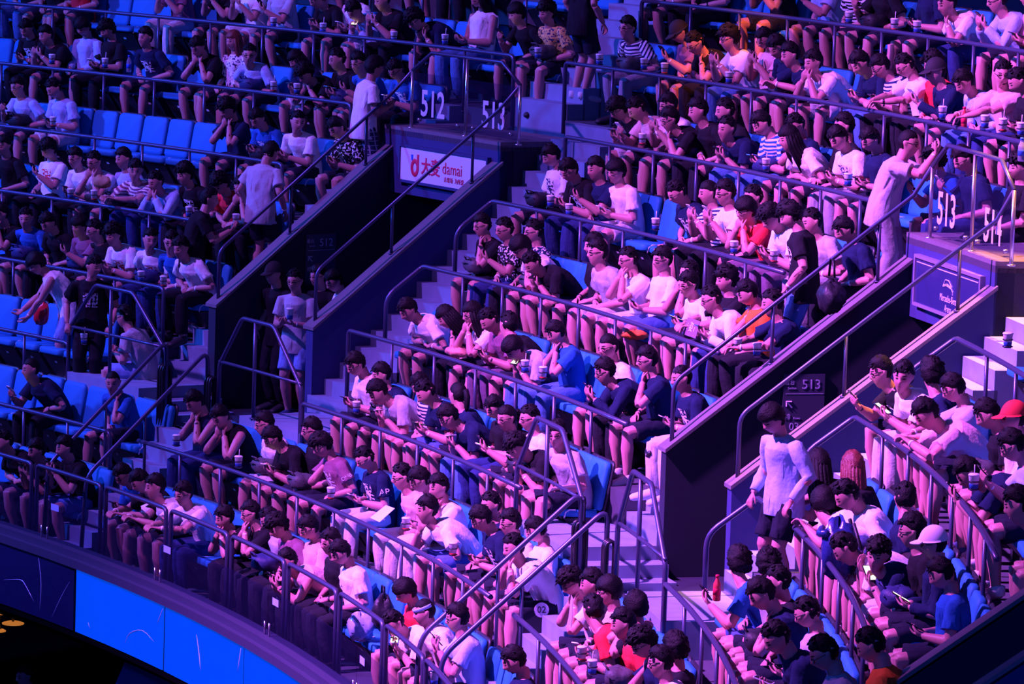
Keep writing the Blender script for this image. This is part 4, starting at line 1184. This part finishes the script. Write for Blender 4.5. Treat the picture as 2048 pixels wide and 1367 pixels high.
for (k, s), ps in order.items():
    ps.sort(key=lambda p: p['th'])
    for i, p in enumerate(ps):
        form = 'long-sleeved shirt' if 'S' in p['top'] else 'tank top' if 'A' in p['top'] else 'T-shirt'
        tc_ = p['top'].replace('S', '').replace('A', '')
        desc = f"{TOPC[tc_[0]][1]} {SHIRTW.get(tc_[1:], '')}{form}"
        hw = HAIRW.get(p['hair'], ' spectacled' if 'g' in p['fl'] else '')
        where = f"{ORD[i+1]} from left, {ORD[k]} row up, {BLK[s]}"
        lab = f"{(hw.strip()+' ') if hw else ''}person in {desc}, {POSEW[p['pose']]}, {where}"
        if len(lab.split()) > 16: lab = f"{(hw.strip()+' ') if hw else ''}person in {desc}, {where}"
        loc = P(p['th'], p['R'], p['z']+.53*(1-p['sc']))
        p['obj'] = dress(loc, -p['th'], 'sit', p['J'], p['F'], p['top'], p['bot'], p['hair'], p['fl'], p['sc'], lab)
        p['where'] = where
        SEATPOS.setdefault(k, []).append((p['th'], s))
        if p['pose'] in 'rpqc' and int(p['x']*11+p['k']) % 6 == 0:
            bg = link('backpack', LAPBAG[int(p['x']) % 3]); bg.matrix_world = Matrix.Translation(loc)@Matrix.Rotation(-p['th'], 4, 'Z')@Matrix.Translation((0.02, -.27, .70))
            tag(bg, f"{LAPW[int(p['x']) % 3]} bag on the lap of person {where}", 'bag', 'bags on laps')
        if p['pose'] in 'peq':
            F = p['F']; hc = p['J']['hc']; lit = int((p['x']*13) % 9 < 2); wh = int((p['x']*7) % 11 < 3)
            hs = [F['hand'+S][0]+F['hand'+S][1]@np.array([0, -.035, .085]) for S in 'RL']
            c = (hs[0]+hs[1])/2+np.array([0, -.012, .02]) if p['pose'] in 'pe' else hs[p['side']]+np.array([0, -.01, .02])
            n = nrm(hc-c); xz = nrm(np.cross(n, np.array([0, 0, 1.0]))); M3 = np.stack([xz, -n, np.cross(xz, -n)], 1)
            q = link('phone', PHM[(lit, wh)]); Mw = Matrix.Translation(loc)@Matrix.Rotation(-p['th'], 4, 'Z')
            Ml = Matrix.Identity(4)
            for a in range(3):
                for b in range(3): Ml[a][b] = M3[a][b]*1.05
                Ml[a][3] = c[a]*p['sc']
            q.matrix_world = Mw@Ml
            tag(q, f"{'lit ' if lit else ''}{'white' if wh else 'black'} phone held by person {where}", 'phone', 'phones in hands')

# ---------------------------------------------------------------- standing people
def stair_z(R): return ZP+(np.clip(R, 33.42, Rk(8))-33.42)/(Rk(8)-33.42)*(zf(8)-ZP)
def standing(x, y, floor, face, top, bot, hair, fl, label, pose='r', lean=0.04, sc=1.0, twist=0.0):
    J, F = make_pose(lean, pose, fl, 0, 1, stand=True, j=(0.2, .3, -.2, .1)); hc = J['hc']*sc
    d = ray(x, y); fz = floor if not callable(floor) else None
    t = 40.0
    for _ in range(60):
        Q = CAM+t*d; R = math.hypot(Q[0], Q[1]); th = math.atan2(Q[0], Q[1]); off = rotz(-th+face)@hc
        g = Q-off; want = (floor(math.hypot(g[0], g[1])) if callable(floor) else floor)
        e = g[2]-want; t += 0.6*e/abs(d[2]) if not callable(floor) else 0.35*e/0.7*(1)
    loc = g.copy(); loc[2] = want
    0 and print('stand', x, y, 'R%.2f th%.3f z%.2f' % (math.hypot(loc[0], loc[1]), math.atan2(loc[0], loc[1]), loc[2]))
    return dress(loc, -th+face, 'stand', J, F, top, bot, hair, fl, sc, label), loc, -th+face, J, F
STAND = []
def hgt(a, b): return a
PI = math.pi
FL3 = zf(3)+0.05
st = standing
st(748, 135, stair_z, PI*0.90, 'W', 'q', 'b', '', 'man in white T-shirt and plaid shorts standing on stairs beside glass 512', pose='p')
st(540, 306, stair_z, PI*1.10, 'G', 's', 's', 'd', 'man in pale grey T-shirt seen from behind climbing stairs left of gate 512')
st(418, 398, stair_z, PI*0.82, 'K', 'n', 's', '', 'man in black T-shirt and dark jeans leaning on the rail at stair foot', pose=[(-.1, -.42, 1.18), (.1, -.42, 1.18)], lean=.16)
st(75, 527, zf(3), -0.6, 'WA', 'd', 'b', 'd', 'woman in white tank top and denim shorts bending over the blue seats', lean=.5, pose=[(-.1, -.55, .86), (.1, -.5, .78)])
st(187, 533, zf(3), 0.7, 'Kx', 'k', 's', 'u', 'large person in black T-shirt standing behind the exit platform guard')
st(590, 562, FL3, 0.55, 'G', 'd', 's', 'g', 'man in grey T-shirt with shoulder strap standing with cup at exit 512', pose='p')
st(548, 548, FL3, 0.1, 'K', 'k', 'cK', '', 'black-capped person half hidden behind the grey T-shirt man at exit 512')
st(637, 553, FL3, 0.1, 'K', 'k', 's', 'g', 'person in black T-shirt with glasses inside the tunnel of gate 512')
st(669, 563, FL3, -0.1, 'W', 'k', 's', 'gd', 'person in white T-shirt looking down inside the tunnel of gate 512', pose='p')
st(1582, 432, stair_z, -0.5, 'Kx', 'j', 'm', 'd', 'boy in loose black printed T-shirt and jeans with camera on stairs of 513')
st(1816, 286, stair_z, PI*0.8, 'G', 'g', 'z', 'g', 'man in grey T-shirt reaching out to the glass rail of gate 513', lean=.22, pose=[(-.1, -.50, 1.45), (.1, -.45, 1.40)])
st(1546, 838, 1.32, 0.45, 'LS', 's', 'b', 'd', 'woman in loose pale blouse walking out of the tunnel of gate 513')
st(1183, -75, lambda R: zf(8)+(R-Rk(8))*0.8, PI, 'K', 's', 's', '', 'person with bare legs climbing the upper stairs beside the top rail')
st(2012, 1252, FL3, -0.3, 'B', 's', 's', '', 'man in blue T-shirt standing with folded arms inside the last gate tunnel', pose=[(.12, -.24, 1.15), (-.12, -.26, 1.12)])
st(1650, 1307, zf(3), 0.1, 'G', 's', 's', 'gd', 'grey T-shirted person with glasses over a phone, standing below the last handrail', pose='p')
st(1744, 1292, zf(3), -0.2, 'O', 'k', 's', 'd', 'person in peach orange T-shirt standing beside the last sloping handrail')
# man seated on the exit platform
J, F = make_pose(.35, 'p', 'g', 0, 1, j=(0, .2, 0, -.6)); thp, _ = uncyl(285, 700, 33.0); 
dress(P(thp, 33.05, ZP-.44), -thp-1.0, 'sit', J, F, 'G', 'd', 's', 'g', 1.0, 'man in grey T-shirt and white glasses sitting on the exit platform of 512')

# ---------------------------------------------------------------- seats
def rbox(mb, w, d, h, r=0.04, bulge=0.0, n=4):
    """Rounded slab w x d x h standing on z=0 centred in x, front at -d/2 (rounded in x-z)."""
    pts = []
    for cx, cz, a0 in ((w/2-r, h-r, 0), (-w/2+r, h-r, 90), (-w/2+r, r*.6, 180), (w/2-r, r*.6, 270)):
        for q in range(n+1):
            a = math.radians(a0+90*q/n); pts.append((cx+r*math.cos(a), cz+(r if cz > h/2 else r*.6)*math.sin(a)))
    m = len(pts); V = []
    for y, s in ((-d/2-bulge, .82), (-d/2, .97), (-d/2+.012, 1), (d/2-.01, 1), (d/2, .96)):
        V += [(x*s, y, (z-h/2)*s+h/2) for x, z in pts]
    F = [tuple(range(m))]+[(i*m+j, (i+1)*m+j, (i+1)*m+(j+1) % m, i*m+(j+1) % m) for i in range(4) for j in range(m)]+[tuple(4*m+j for j in range(m))[::-1]]
    mb.add(V, [f[::-1] for f in F]); return mb
def xf(mb, M): v = np.concatenate(mb.v); M = np.array(M); mb.v = [v@M[:3, :3].T+M[:3, 3]]; return mb
T4, R4 = Matrix.Translation, Matrix.Rotation
SM = {}
mb = rbox(MB(), .45, .06, .47, .06, .012); SM['backrest'] = xf(mb, T4((0, .145, .43))@R4(math.radians(-11), 4, 'X')).mesh('backrest', PAD, True)
mb = rbox(MB(), .47, .03, .50, .06); SM['back_shell'] = xf(mb, T4((0, .192, .41))@R4(math.radians(-11), 4, 'X')).mesh('back_shell', SHELL, True)
mb = rbox(MB(), .45, .07, .40, .06, .012); SM['cushion'] = xf(mb, T4((0, .14, .405))@R4(math.radians(86), 4, 'X')).mesh('cushion', PAD, True)
mb = MB(); mb.add([(-.2, .0, .10), (.2, .0, .10), (.21, -.20, .37), (-.21, -.20, .37), (-.2, .14, .10), (.2, .14, .10), (.21, .15, .37), (-.21, .15, .37)], [(0, 1, 2, 3), (5, 4, 7, 6), (4, 0, 3, 7), (1, 5, 6, 2), (3, 2, 6, 7), (4, 5, 1, 0)]); mb.box((-.05, .02, 0), (.05, .12, .12)); SM['seat_pan'] = mb.mesh('seat_pan', SHELL)
mb = MB(); mb.tube([(.215, -.20, .375), (.222, -.19, .43), (.222, -.15, .455), (.222, -.09, .45)], .008, 6); SM['arm_loop'] = mb.mesh('arm_loop', WHITEP, True)
mb = MB(); mb.add([(-.025, -.1425, .285), (.025, -.1425, .285), (.025, -.158, .31), (-.025, -.158, .31)], [(0, 1, 2, 3)]); SM['number_tag'] = mb.mesh('number_tag', WHITEP)
SEATLAB = {}
seen = defaultdict(int)
def seat(k, s, th, taken):
    root = empty('seat', P(th, Rk(k)+.60, zf(k)), -th)
    for nm, me in SM.items():
        link(nm, me, root)
    seen[(k, s, taken)] += 1
    i = seen[(k, s, taken)]
    tag(root, (f'blue padded seat under a sitter, {ORD[min(i, 25)]} such from left, {ORD[k]} row up, {BLK[s]}' if taken else f'empty blue padded seat, {ORD[min(i, 25)]} empty one from left, {ORD[k]} row up, {BLK[s]}'), 'seat', 'blue seats in the tier')
VIS = lambda th, k: (lambda q: -40 < q[0] < 2090 and -20 < q[1] < 1420)(px(P(th, Rk(k)+.5, zf(k)+.6)))
ranges = defaultdict(list)
for s, k, t0, t1 in RAILS: ranges[k].append((s, t0+.010, t1-.006))
ranges[1] += [('A', T_A0, TC[0]-.006), ('B', TC[0]+.015, TC[1]-.012), ('C', TC[1]+.016, .60)]
for s, k, t0, t1 in (('A', 9, T_A0, .0),): pass
for k, rs in ranges.items():
    for s, t0, t1 in rs:
        allp = sorted(p['th'] for p in placed if p['k'] == k)
        mine = [t for t in allp if t0-.02 <= t <= t1+.02]
        pitch = .50/Rk(k); fill = []
        pts = [t0-pitch*.5]+mine+[t1+pitch*.5]
        for a, b in zip(pts, pts[1:]):
            n = int(round((b-a)/pitch+.15))-1
            for q in range(n): fill.append(a+(b-a)*(q+1)/(n+1))
        allseats = sorted([(t, 1) for t in mine]+[(t, 0) for t in fill])
        for t, tk in allseats:
            if VIS(t, k): seat(k, s, t, tk)
    for p in placed:
        if p['k'] == k and not any(t0-.02 <= p['th'] <= t1+.02 for s, t0, t1 in rs): seat(k, p['s'], p['th'], 1)
print('people', len(placed), 'objects', len(D.objects))

# ---------------------------------------------------------------- cups in the rail holders
CUPW = mat('white_paper', (.8, .79, .8), .55); CUPB = mat('cup_blue_band', (.03, .10, .42), .5); CUPR = mat('cup_red_band', (.75, .03, .04), .5)
def lathe(mb, prof, n=12, mi=0, c=(0, 0, 0)):
    V = [(c[0]+r*math.cos(2*math.pi*i/n), c[1]+r*math.sin(2*math.pi*i/n), c[2]+z) for r, z in prof for i in range(n)]
    F = [(j*n+i, j*n+(i+1) % n, (j+1)*n+(i+1) % n, (j+1)*n+i) for j in range(len(prof)-1) for i in range(n)]
    F += [tuple(range(n))[::-1], tuple((len(prof)-1)*n+i for i in range(n))]; mb.add(V, F, mi); return mb
CUPM = {}
for c, m in (('b', CUPB), ('r', CUPR)):
    CUPM[c] = {'cup_body': lathe(MB(), [(.030, 0), (.042, .115), (.044, .118), (.041, .120)]).mesh('cup_body', CUPW, True),
               'printed_band': lathe(MB(), [(.0308, .004), (.0362, .05), (.0362, .0505)] if c == 'b' else [(.0308, .002), (.0335, .026), (.0335, .0265)]).mesh('printed_band', m, True),
               'lid': lathe(MB(), [(.045, .114), (.045, .122), (.036, .130)]).mesh('lid', WHITEP, True)}
STRAW = MB().tube([(.01, 0, .12), (.018, 0, .20)], .004, 6).mesh('straw', WHITEP, True)
HOLD = MB().tube([(.040*math.cos(t), .040*math.sin(t), 0) for t in np.linspace(0, 2*math.pi, 13)], .005, 5).mesh('cup_holder', BLACKM, True)
CUPS = """104 119 7A|210 127 7A|106 244 6A|547 46 8A|646 57 8A|788 74 8A|890 80 8A|547 174 7A|594 178 7A|1199 120 8B|1288 129 8B|1329 138 8B|1458 156 8B|1285 279 7B|1532 330 7B|1698 36 9B|1789 50 9B|1834 55 9B|1885 226 8C|1970 244 8C|2006 251 8C|2042 259 8C|1696 360 7B|1548 513 6B|141 388 5A|188 391 5A|378 424 5A|472 439 5A|282 553 4A|327 563 4A|168 678 3A|1101 403 6B|1138 420 6B|1311 449 6B|1468 495 6B|1086 746 4B|1050 733 4B|1475 690 5B|1514 700 5B|713 815 3B|662 987 2B|477 924 2B|353 881 2B|812 1048 2B|906 1096 2B|869 1327 1B|1165 1274 2C|1186 1295 2C|1929 914 5C|1949 934 5C|2016 673 6C|1076 107 8B"""
cnt = defaultdict(int)
for i, c in enumerate(sorted(CUPS.split('|'), key=lambda c: float(c.split()[0]))):
    x, y, ks = c.split(); k, s = int(ks[0]), ks[1]; R = Rk(k)+.075; th, z = uncyl(float(x), float(y), R)
    z = float(np.clip(z-.06, zr(k)-.08, zr(k)+.10)); red = i % 3 == 1
    root = empty('paper_cup', P(th, R, z), -th)
    for nm, me in CUPM['r' if red else 'b'].items(): link(nm, me, root)
    if i % 2: link('straw', STRAW, root)
    cnt[(k, s)] += 1
    tag(root, f"white {'red' if red else 'blue'}-banded paper cup, {ORD[cnt[(k, s)]]} from left on {ORD[k]} row rail, {BLK[s]}", 'cup', 'paper cups on the rails')
    rr_ = RAILROOT.get((s, k))
    if rr_:
        for dz in (.012, .07):
            q = link('cup_holder', HOLD, rr_); q.location = P(th, R, z+dz)-np.array(rr_.location)

root = empty('paper_cup', P(*((lambda t, z: (t, 33.72, z-.06))(*uncyl(580, 628, 33.72)))), 0)
for nm, me in CUPM['b'].items(): link(nm, me, root)
link('straw', STRAW, root); tag(root, 'white paper cup with straw held by the grey T-shirt man at exit 512', 'cup')
# bottles
def bottle(x, y, k, m, lab, capm=RED):
    R = Rk(k)+.1; th, z = uncyl(x, y, R); root = empty('bottle', P(th, R, z-.1), -th)
    lathe(MB(), [(.026, 0), (.032, .006), (.032, .12), (.030, .14), (.014, .175), (.013, .19)]).obj('body', m, root, True)
    lathe(MB(), [(.016, .188), (.016, .208), (.014, .21)]).obj('lid', capm, root, True)
    lathe(MB(), [(.0328, .05), (.0328, .10), (.0326, .1005)]).obj('paper_label', capm, root, True); tag(root, lab, 'bottle')
bottle(258, 128, 7, CUPGLASS, 'clear plastic water bottle standing on the seventh row rail', BLUEV)
bottle(1928, 236, 8, mat('red_drink', (.6, .06, .07), .25), 'red drink bottle standing on the eighth row rail past gate 513')
bottle(1434, 1176, 3, mat('red_drink', (.6, .06, .07), .25), 'red bottle held up by the blue T-shirt person below gate 513')
bottle(1928+115, 300, 7, CUPGLASS, 'clear drink bottle on the rail behind glass number 514', BLUEV)

# ---------------------------------------------------------------- bags and other belongings
def blob(name, x, y, R, size, m, lab, cat, seed, parts=None, sag=0.25):
    r_ = np.random.default_rng(seed); th, z = uncyl(x, y, R); root = empty(name, P(th, R, z), -th); nu, nv = 18, 12; V = []
    ph0 = r_.uniform(0, 6, 6)
    for j in range(nv+1):
        a = math.pi*j/nv
        for i in range(nu):
            t = 2*math.pi*i/nu; d = np.array([math.sin(a)*math.cos(t), math.sin(a)*math.sin(t), math.cos(a)])
            k = 1+.13*math.sin(3*t+ph0[0])*math.sin(a)+.10*math.sin(5*t+4*a+ph0[1])+.06*math.sin(9*t-6*a+ph0[2])
            sq = (abs(d)**3).sum()**(-1/3)**1
            V.append(d*k*np.array(size)*(0.75+.25*sq)*(1-sag*max(0, d[2])*(abs(math.sin(2*t+ph0[3])))))
    MB().add(V, [(j*nu+i, (j+1)*nu+i, (j+1)*nu+(i+1) % nu, j*nu+(i+1) % nu) for j in range(nv) for i in range(nu)]).obj('sack' if not parts else 'body', m, root, True)
    for nm, pts, rad, mm in (parts or []): MB().tube(pts, rad, 6).obj(nm, mm, root, True)
    tag(root, lab, cat); return root
REDP = mat('red_plastic', (.7, .02, .04), .3, spec=.6); NYL = mat('blue_nylon', (.02, .035, .16), .28, spec=.7, bump=.5, scale=14); BLKN = mat('black_nylon', (.012, .012, .018), .5, bump=.4, scale=16)
KRAFT = mat('kraft_paper', (.38, .2, .11), .7, bump=.3, scale=16)
hs = lambda w, h: [('handle', [(-w*.5, 0, h*.8), (-w*.3, 0, h*1.5), (w*.3, 0, h*1.5), (w*.5, 0, h*.8)], .012, BLKN)]
blob('plastic_bag', 82, 622, Rk(3)+.42, (.11, .08, .15), REDP, 'red plastic bag carried by the woman bending over blue seats', 'bag', 3, hs(.1, .14))
blob('handbag', 742, 218, 36.2, (.12, .08, .15), REDP, 'red bag in the arms of the white T-shirt man beside glass 512', 'bag', 4, hs(.1, .14))
blob('backpack', 1676, 1092, Rk(4)+.08, (.17, .13, .24), NYL, 'shiny blue backpack hung on the rail past gate 513', 'bag', 5, [('strap', [(-.1, .1, .2), (-.16, .16, 0), (-.1, .1, -.2)], .016, BLKN), ('strap', [(.1, .1, .2), (.16, .16, 0), (.1, .1, -.2)], .016, BLKN), ('flap', [(-.12, -.11, .12), (0, -.15, .1), (.12, -.11, .12)], .03, NYL)])
blob('backpack', 1662, 592, Rk(5)+.55, (.15, .12, .15), BLKN, 'big black bag at the row end behind the boy with camera', 'bag', 6, hs(.16, .22))
blob('backpack', 1262, 905, Rk(4)+.45, (.17, .13, .15), BLKN, 'black glossy bag under the seat above the exit platform steps', 'bag', 7, hs(.1, .12))
blob('backpack', 1168, 662, Rk(5)+.3, (.13, .10, .16), mat('grey_orange_cloth', (.25, .25, .3), .7, noise=.4, scale=8), 'grey bundle with orange lining at the feet of the fifth row', 'bag', 8, [('lining', [(-.04, -.06, .12), (.02, -.08, .15), (.06, -.05, .12)], .035, mat('orange_cloth', (.85, .16, .03), .8))])
blob('towel', 1268, 668, Rk(5)+.22, (.11, .13, .05), mat('orange_cloth', (.85, .16, .03), .8), 'orange cloth lying over a knee in the fifth row', 'towel', 9)
blob('plastic_bag', 1545, 1028, Rk(4)+.1, (.10, .08, .10), mat('white_film', (.7, .68, .72), .3), 'crumpled white plastic bag on the rail beside the tunnel woman', 'bag', 10)
blob('paper_bag', 203, 362, Rk(5)+.12, (.15, .07, .08), KRAFT, 'brown paper bag of snacks held in the fifth row', 'bag', 11)
blob('snack_tray', 915, 702, Rk(4)+.2, (.15, .10, .06), mat('red_white_wrap', (.7, .25, .2), .5, noise=.7, scale=9), 'red and white food tray on laps in the fourth row', 'food', 12)
blob('plastic_bag', 720, 1250, Rk(1)+.3, (.16, .12, .14), mat('clear_film', (.3, .38, .62), .15, spec=.9, bump=.6, scale=10), 'crinkled clear plastic bag on the front row beside an empty seat', 'bag', 13)
blob('backpack', 765, 1222, Rk(1)+.45, (.12, .1, .17), BLKN, 'black backpack on the front row seat beside the red T-shirt', 'bag', 14, hs(.1, .16))
blob('handbag', 1300, 905, Rk(4)+.15, (.0015+.08, .05, .06), BLKN, 'small dark pouch at the row end by the exit wall', 'bag', 15)
# a white sheet on a lap, and the lettered card
def card(name, x, y, R, w, h, tilt, m, lab, cat, txt=None, yaw=0.0):
    th, z = uncyl(x, y, R); root = empty(name, P(th, R, z), -th+yaw); root.rotation_euler[0] = tilt
    V = [(-w/2, 0, -h/2), (w/2, 0, -h/2), (w/2+.01, -.012, h/2), (-w/2, .004, h/2)]; V += [(a, b+.003, c) for a, b, c in V]
    MB().add(V, [(0, 1, 2, 3), (7, 6, 5, 4), (0, 4, 5, 1), (1, 5, 6, 2), (2, 6, 7, 3), (3, 7, 4, 0)]).obj('sheet', m, root)
    if txt: text(txt, h*.6, WHITEP, root, (0, -.006, 0), rx)
    tag(root, lab, cat)
card('paper_sheet', 765, 1026, Rk(2)+.16, .27, .20, math.radians(-52), CUPW, 'white paper sheet lying on laps in the second row', 'paper')
card('lettered_card', 1383, 655, Rk(5)+.12, .36, .17, math.radians(-18), mat('violet_card', (.22, .12, .24), .6), 'violet card with white lettering held in the fifth row', 'card', 'i 姿 i')
card('info_sheet', 1142, 1222, Rk(2)-.05, .2, .24, math.radians(-4), mat('violet_board', (.42, .4, .5), .6), 'pale framed notice leaning beside the second row end', 'notice')

# ---------------------------------------------------------------- row number panels at the aisle
for k, num, x, y in ((3, '03', 1125, 995), (2, '02', 1083, 1219), (1, '01', 897, 1352)):
    th, z = uncyl(x, y, Rk(k)+.45); base = P(th, Rk(k)+.45, zf(k)); root = empty('row_end_panel', base, 0); root.rotation_euler = (0, 0, math.radians(90)-th)
    MB().box((-.30, 0.004, 0), (.30, .03, .50)).obj('panel', SHELL, root)
    mb = MB(); mb.tube([(0, -.004, z-zf(k)), (0, .006, z-zf(k))], .068, 18); mb.obj('number_disc', GREYTXT, root)
    text(num, .085, SHELL, root, (0, -.007, z-zf(k)), rx); tag(root, f'black {ORD[k]} row end panel with round white number {num} by the aisle', 'panel')

# lettering that shows on a few shirts
def shirt_text(x, y, txt, size, sleeve=None, dz=0.0):
    p = min((p for p in placed if p['y'] is not None), key=lambda p: abs(p['x']-x)+abs(p['y']-y)); F = p['F']; o = p['obj']
    if sleeve: c, A = F['ua'+sleeve]; pos = c+A[:, 2]*.12; nx = nrm(np.array([1, -.35, .1]))
    else: c, A = F['chest']; pos = c+A[:, 2]*(.05+dz); nx = -A[:, 1]; pos = pos+nx*.128
    if sleeve: pos = pos+nx*.072
    up_ = nrm(A[:, 2]*(-1 if sleeve else 1)-nx*(nx@(A[:, 2]*(-1 if sleeve else 1)))); xx = np.cross(up_, nx); me = text_mesh(txt, size); me.materials.clear(); me.materials.append(WHITEP)
    q = link('shirt_lettering', me, o); M = Matrix.Identity(4)
    for a in range(3): M[a][0], M[a][1], M[a][2], M[a][3] = xx[a], up_[a], nx[a], pos[a]*p['sc']
    q.matrix_local = M
shirt_text(1764, 742, 'Coca', .085); shirt_text(53, 56, 'GA', .07); shirt_text(356, 348, 'SNH', .06); shirt_text(731, 919, 'AP', .09, 'L'); shirt_text(645, 891, 'ONB', .055, 'L')

# ---------------------------------------------------------------- what shows under the ribbon
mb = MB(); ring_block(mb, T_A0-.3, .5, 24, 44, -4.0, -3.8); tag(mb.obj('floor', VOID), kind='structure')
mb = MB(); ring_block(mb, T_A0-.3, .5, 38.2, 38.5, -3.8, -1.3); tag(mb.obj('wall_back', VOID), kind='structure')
AMB = mat('amber_lamp', (.5, .2, .05), .4, emit=(1.0, .33, .06), estr=.45)
for i, (x, y, sx) in enumerate(((4, 1226, .10), (26, 1247, .13), (74, 1241, .08), (0, 1262, .07))):
    th, z = uncyl(x, y, 33.2); root = empty('amber_lamp', P(th, 33.2, z), -th)
    lathe(MB(), [(sx*.4, -.012), (sx, 0), (sx*1.03, .012), (sx*.6, .03)], 16).obj('dish', AMB, root, True); MB().tube([(0, 0, .02), (0, 0, .25)], .015, 6).obj('stem', BLACKM, root, True)
    tag(root, f'amber glowing dish lamp hanging under the blue ribbon, {ORD[i+1]} of four', 'lamp', 'amber lamps below the ribbon')
q = [uncyl(x, y, 31.0) for x, y in ((268, 1280), (366, 1312), (157, 1730), (75, 1730))]
V = [P(t, 31.0, z) for t, z in q]+[P(t, 31.12, z) for t, z in q]
o = MB().add(V, [(0, 3, 2, 1), (4, 5, 6, 7), (0, 1, 5, 4), (1, 2, 6, 5), (2, 3, 7, 6), (3, 0, 4, 7)]).obj('pillar', mat('pale_blue_paint', (.10, .24, .6), .7, noise=.1)); tag(o, kind='structure')
o_ = standing(50, 1352, -3.8, -.1, 'B', 'k', 's', '', 'head and shoulders of a man below the blue ribbon')
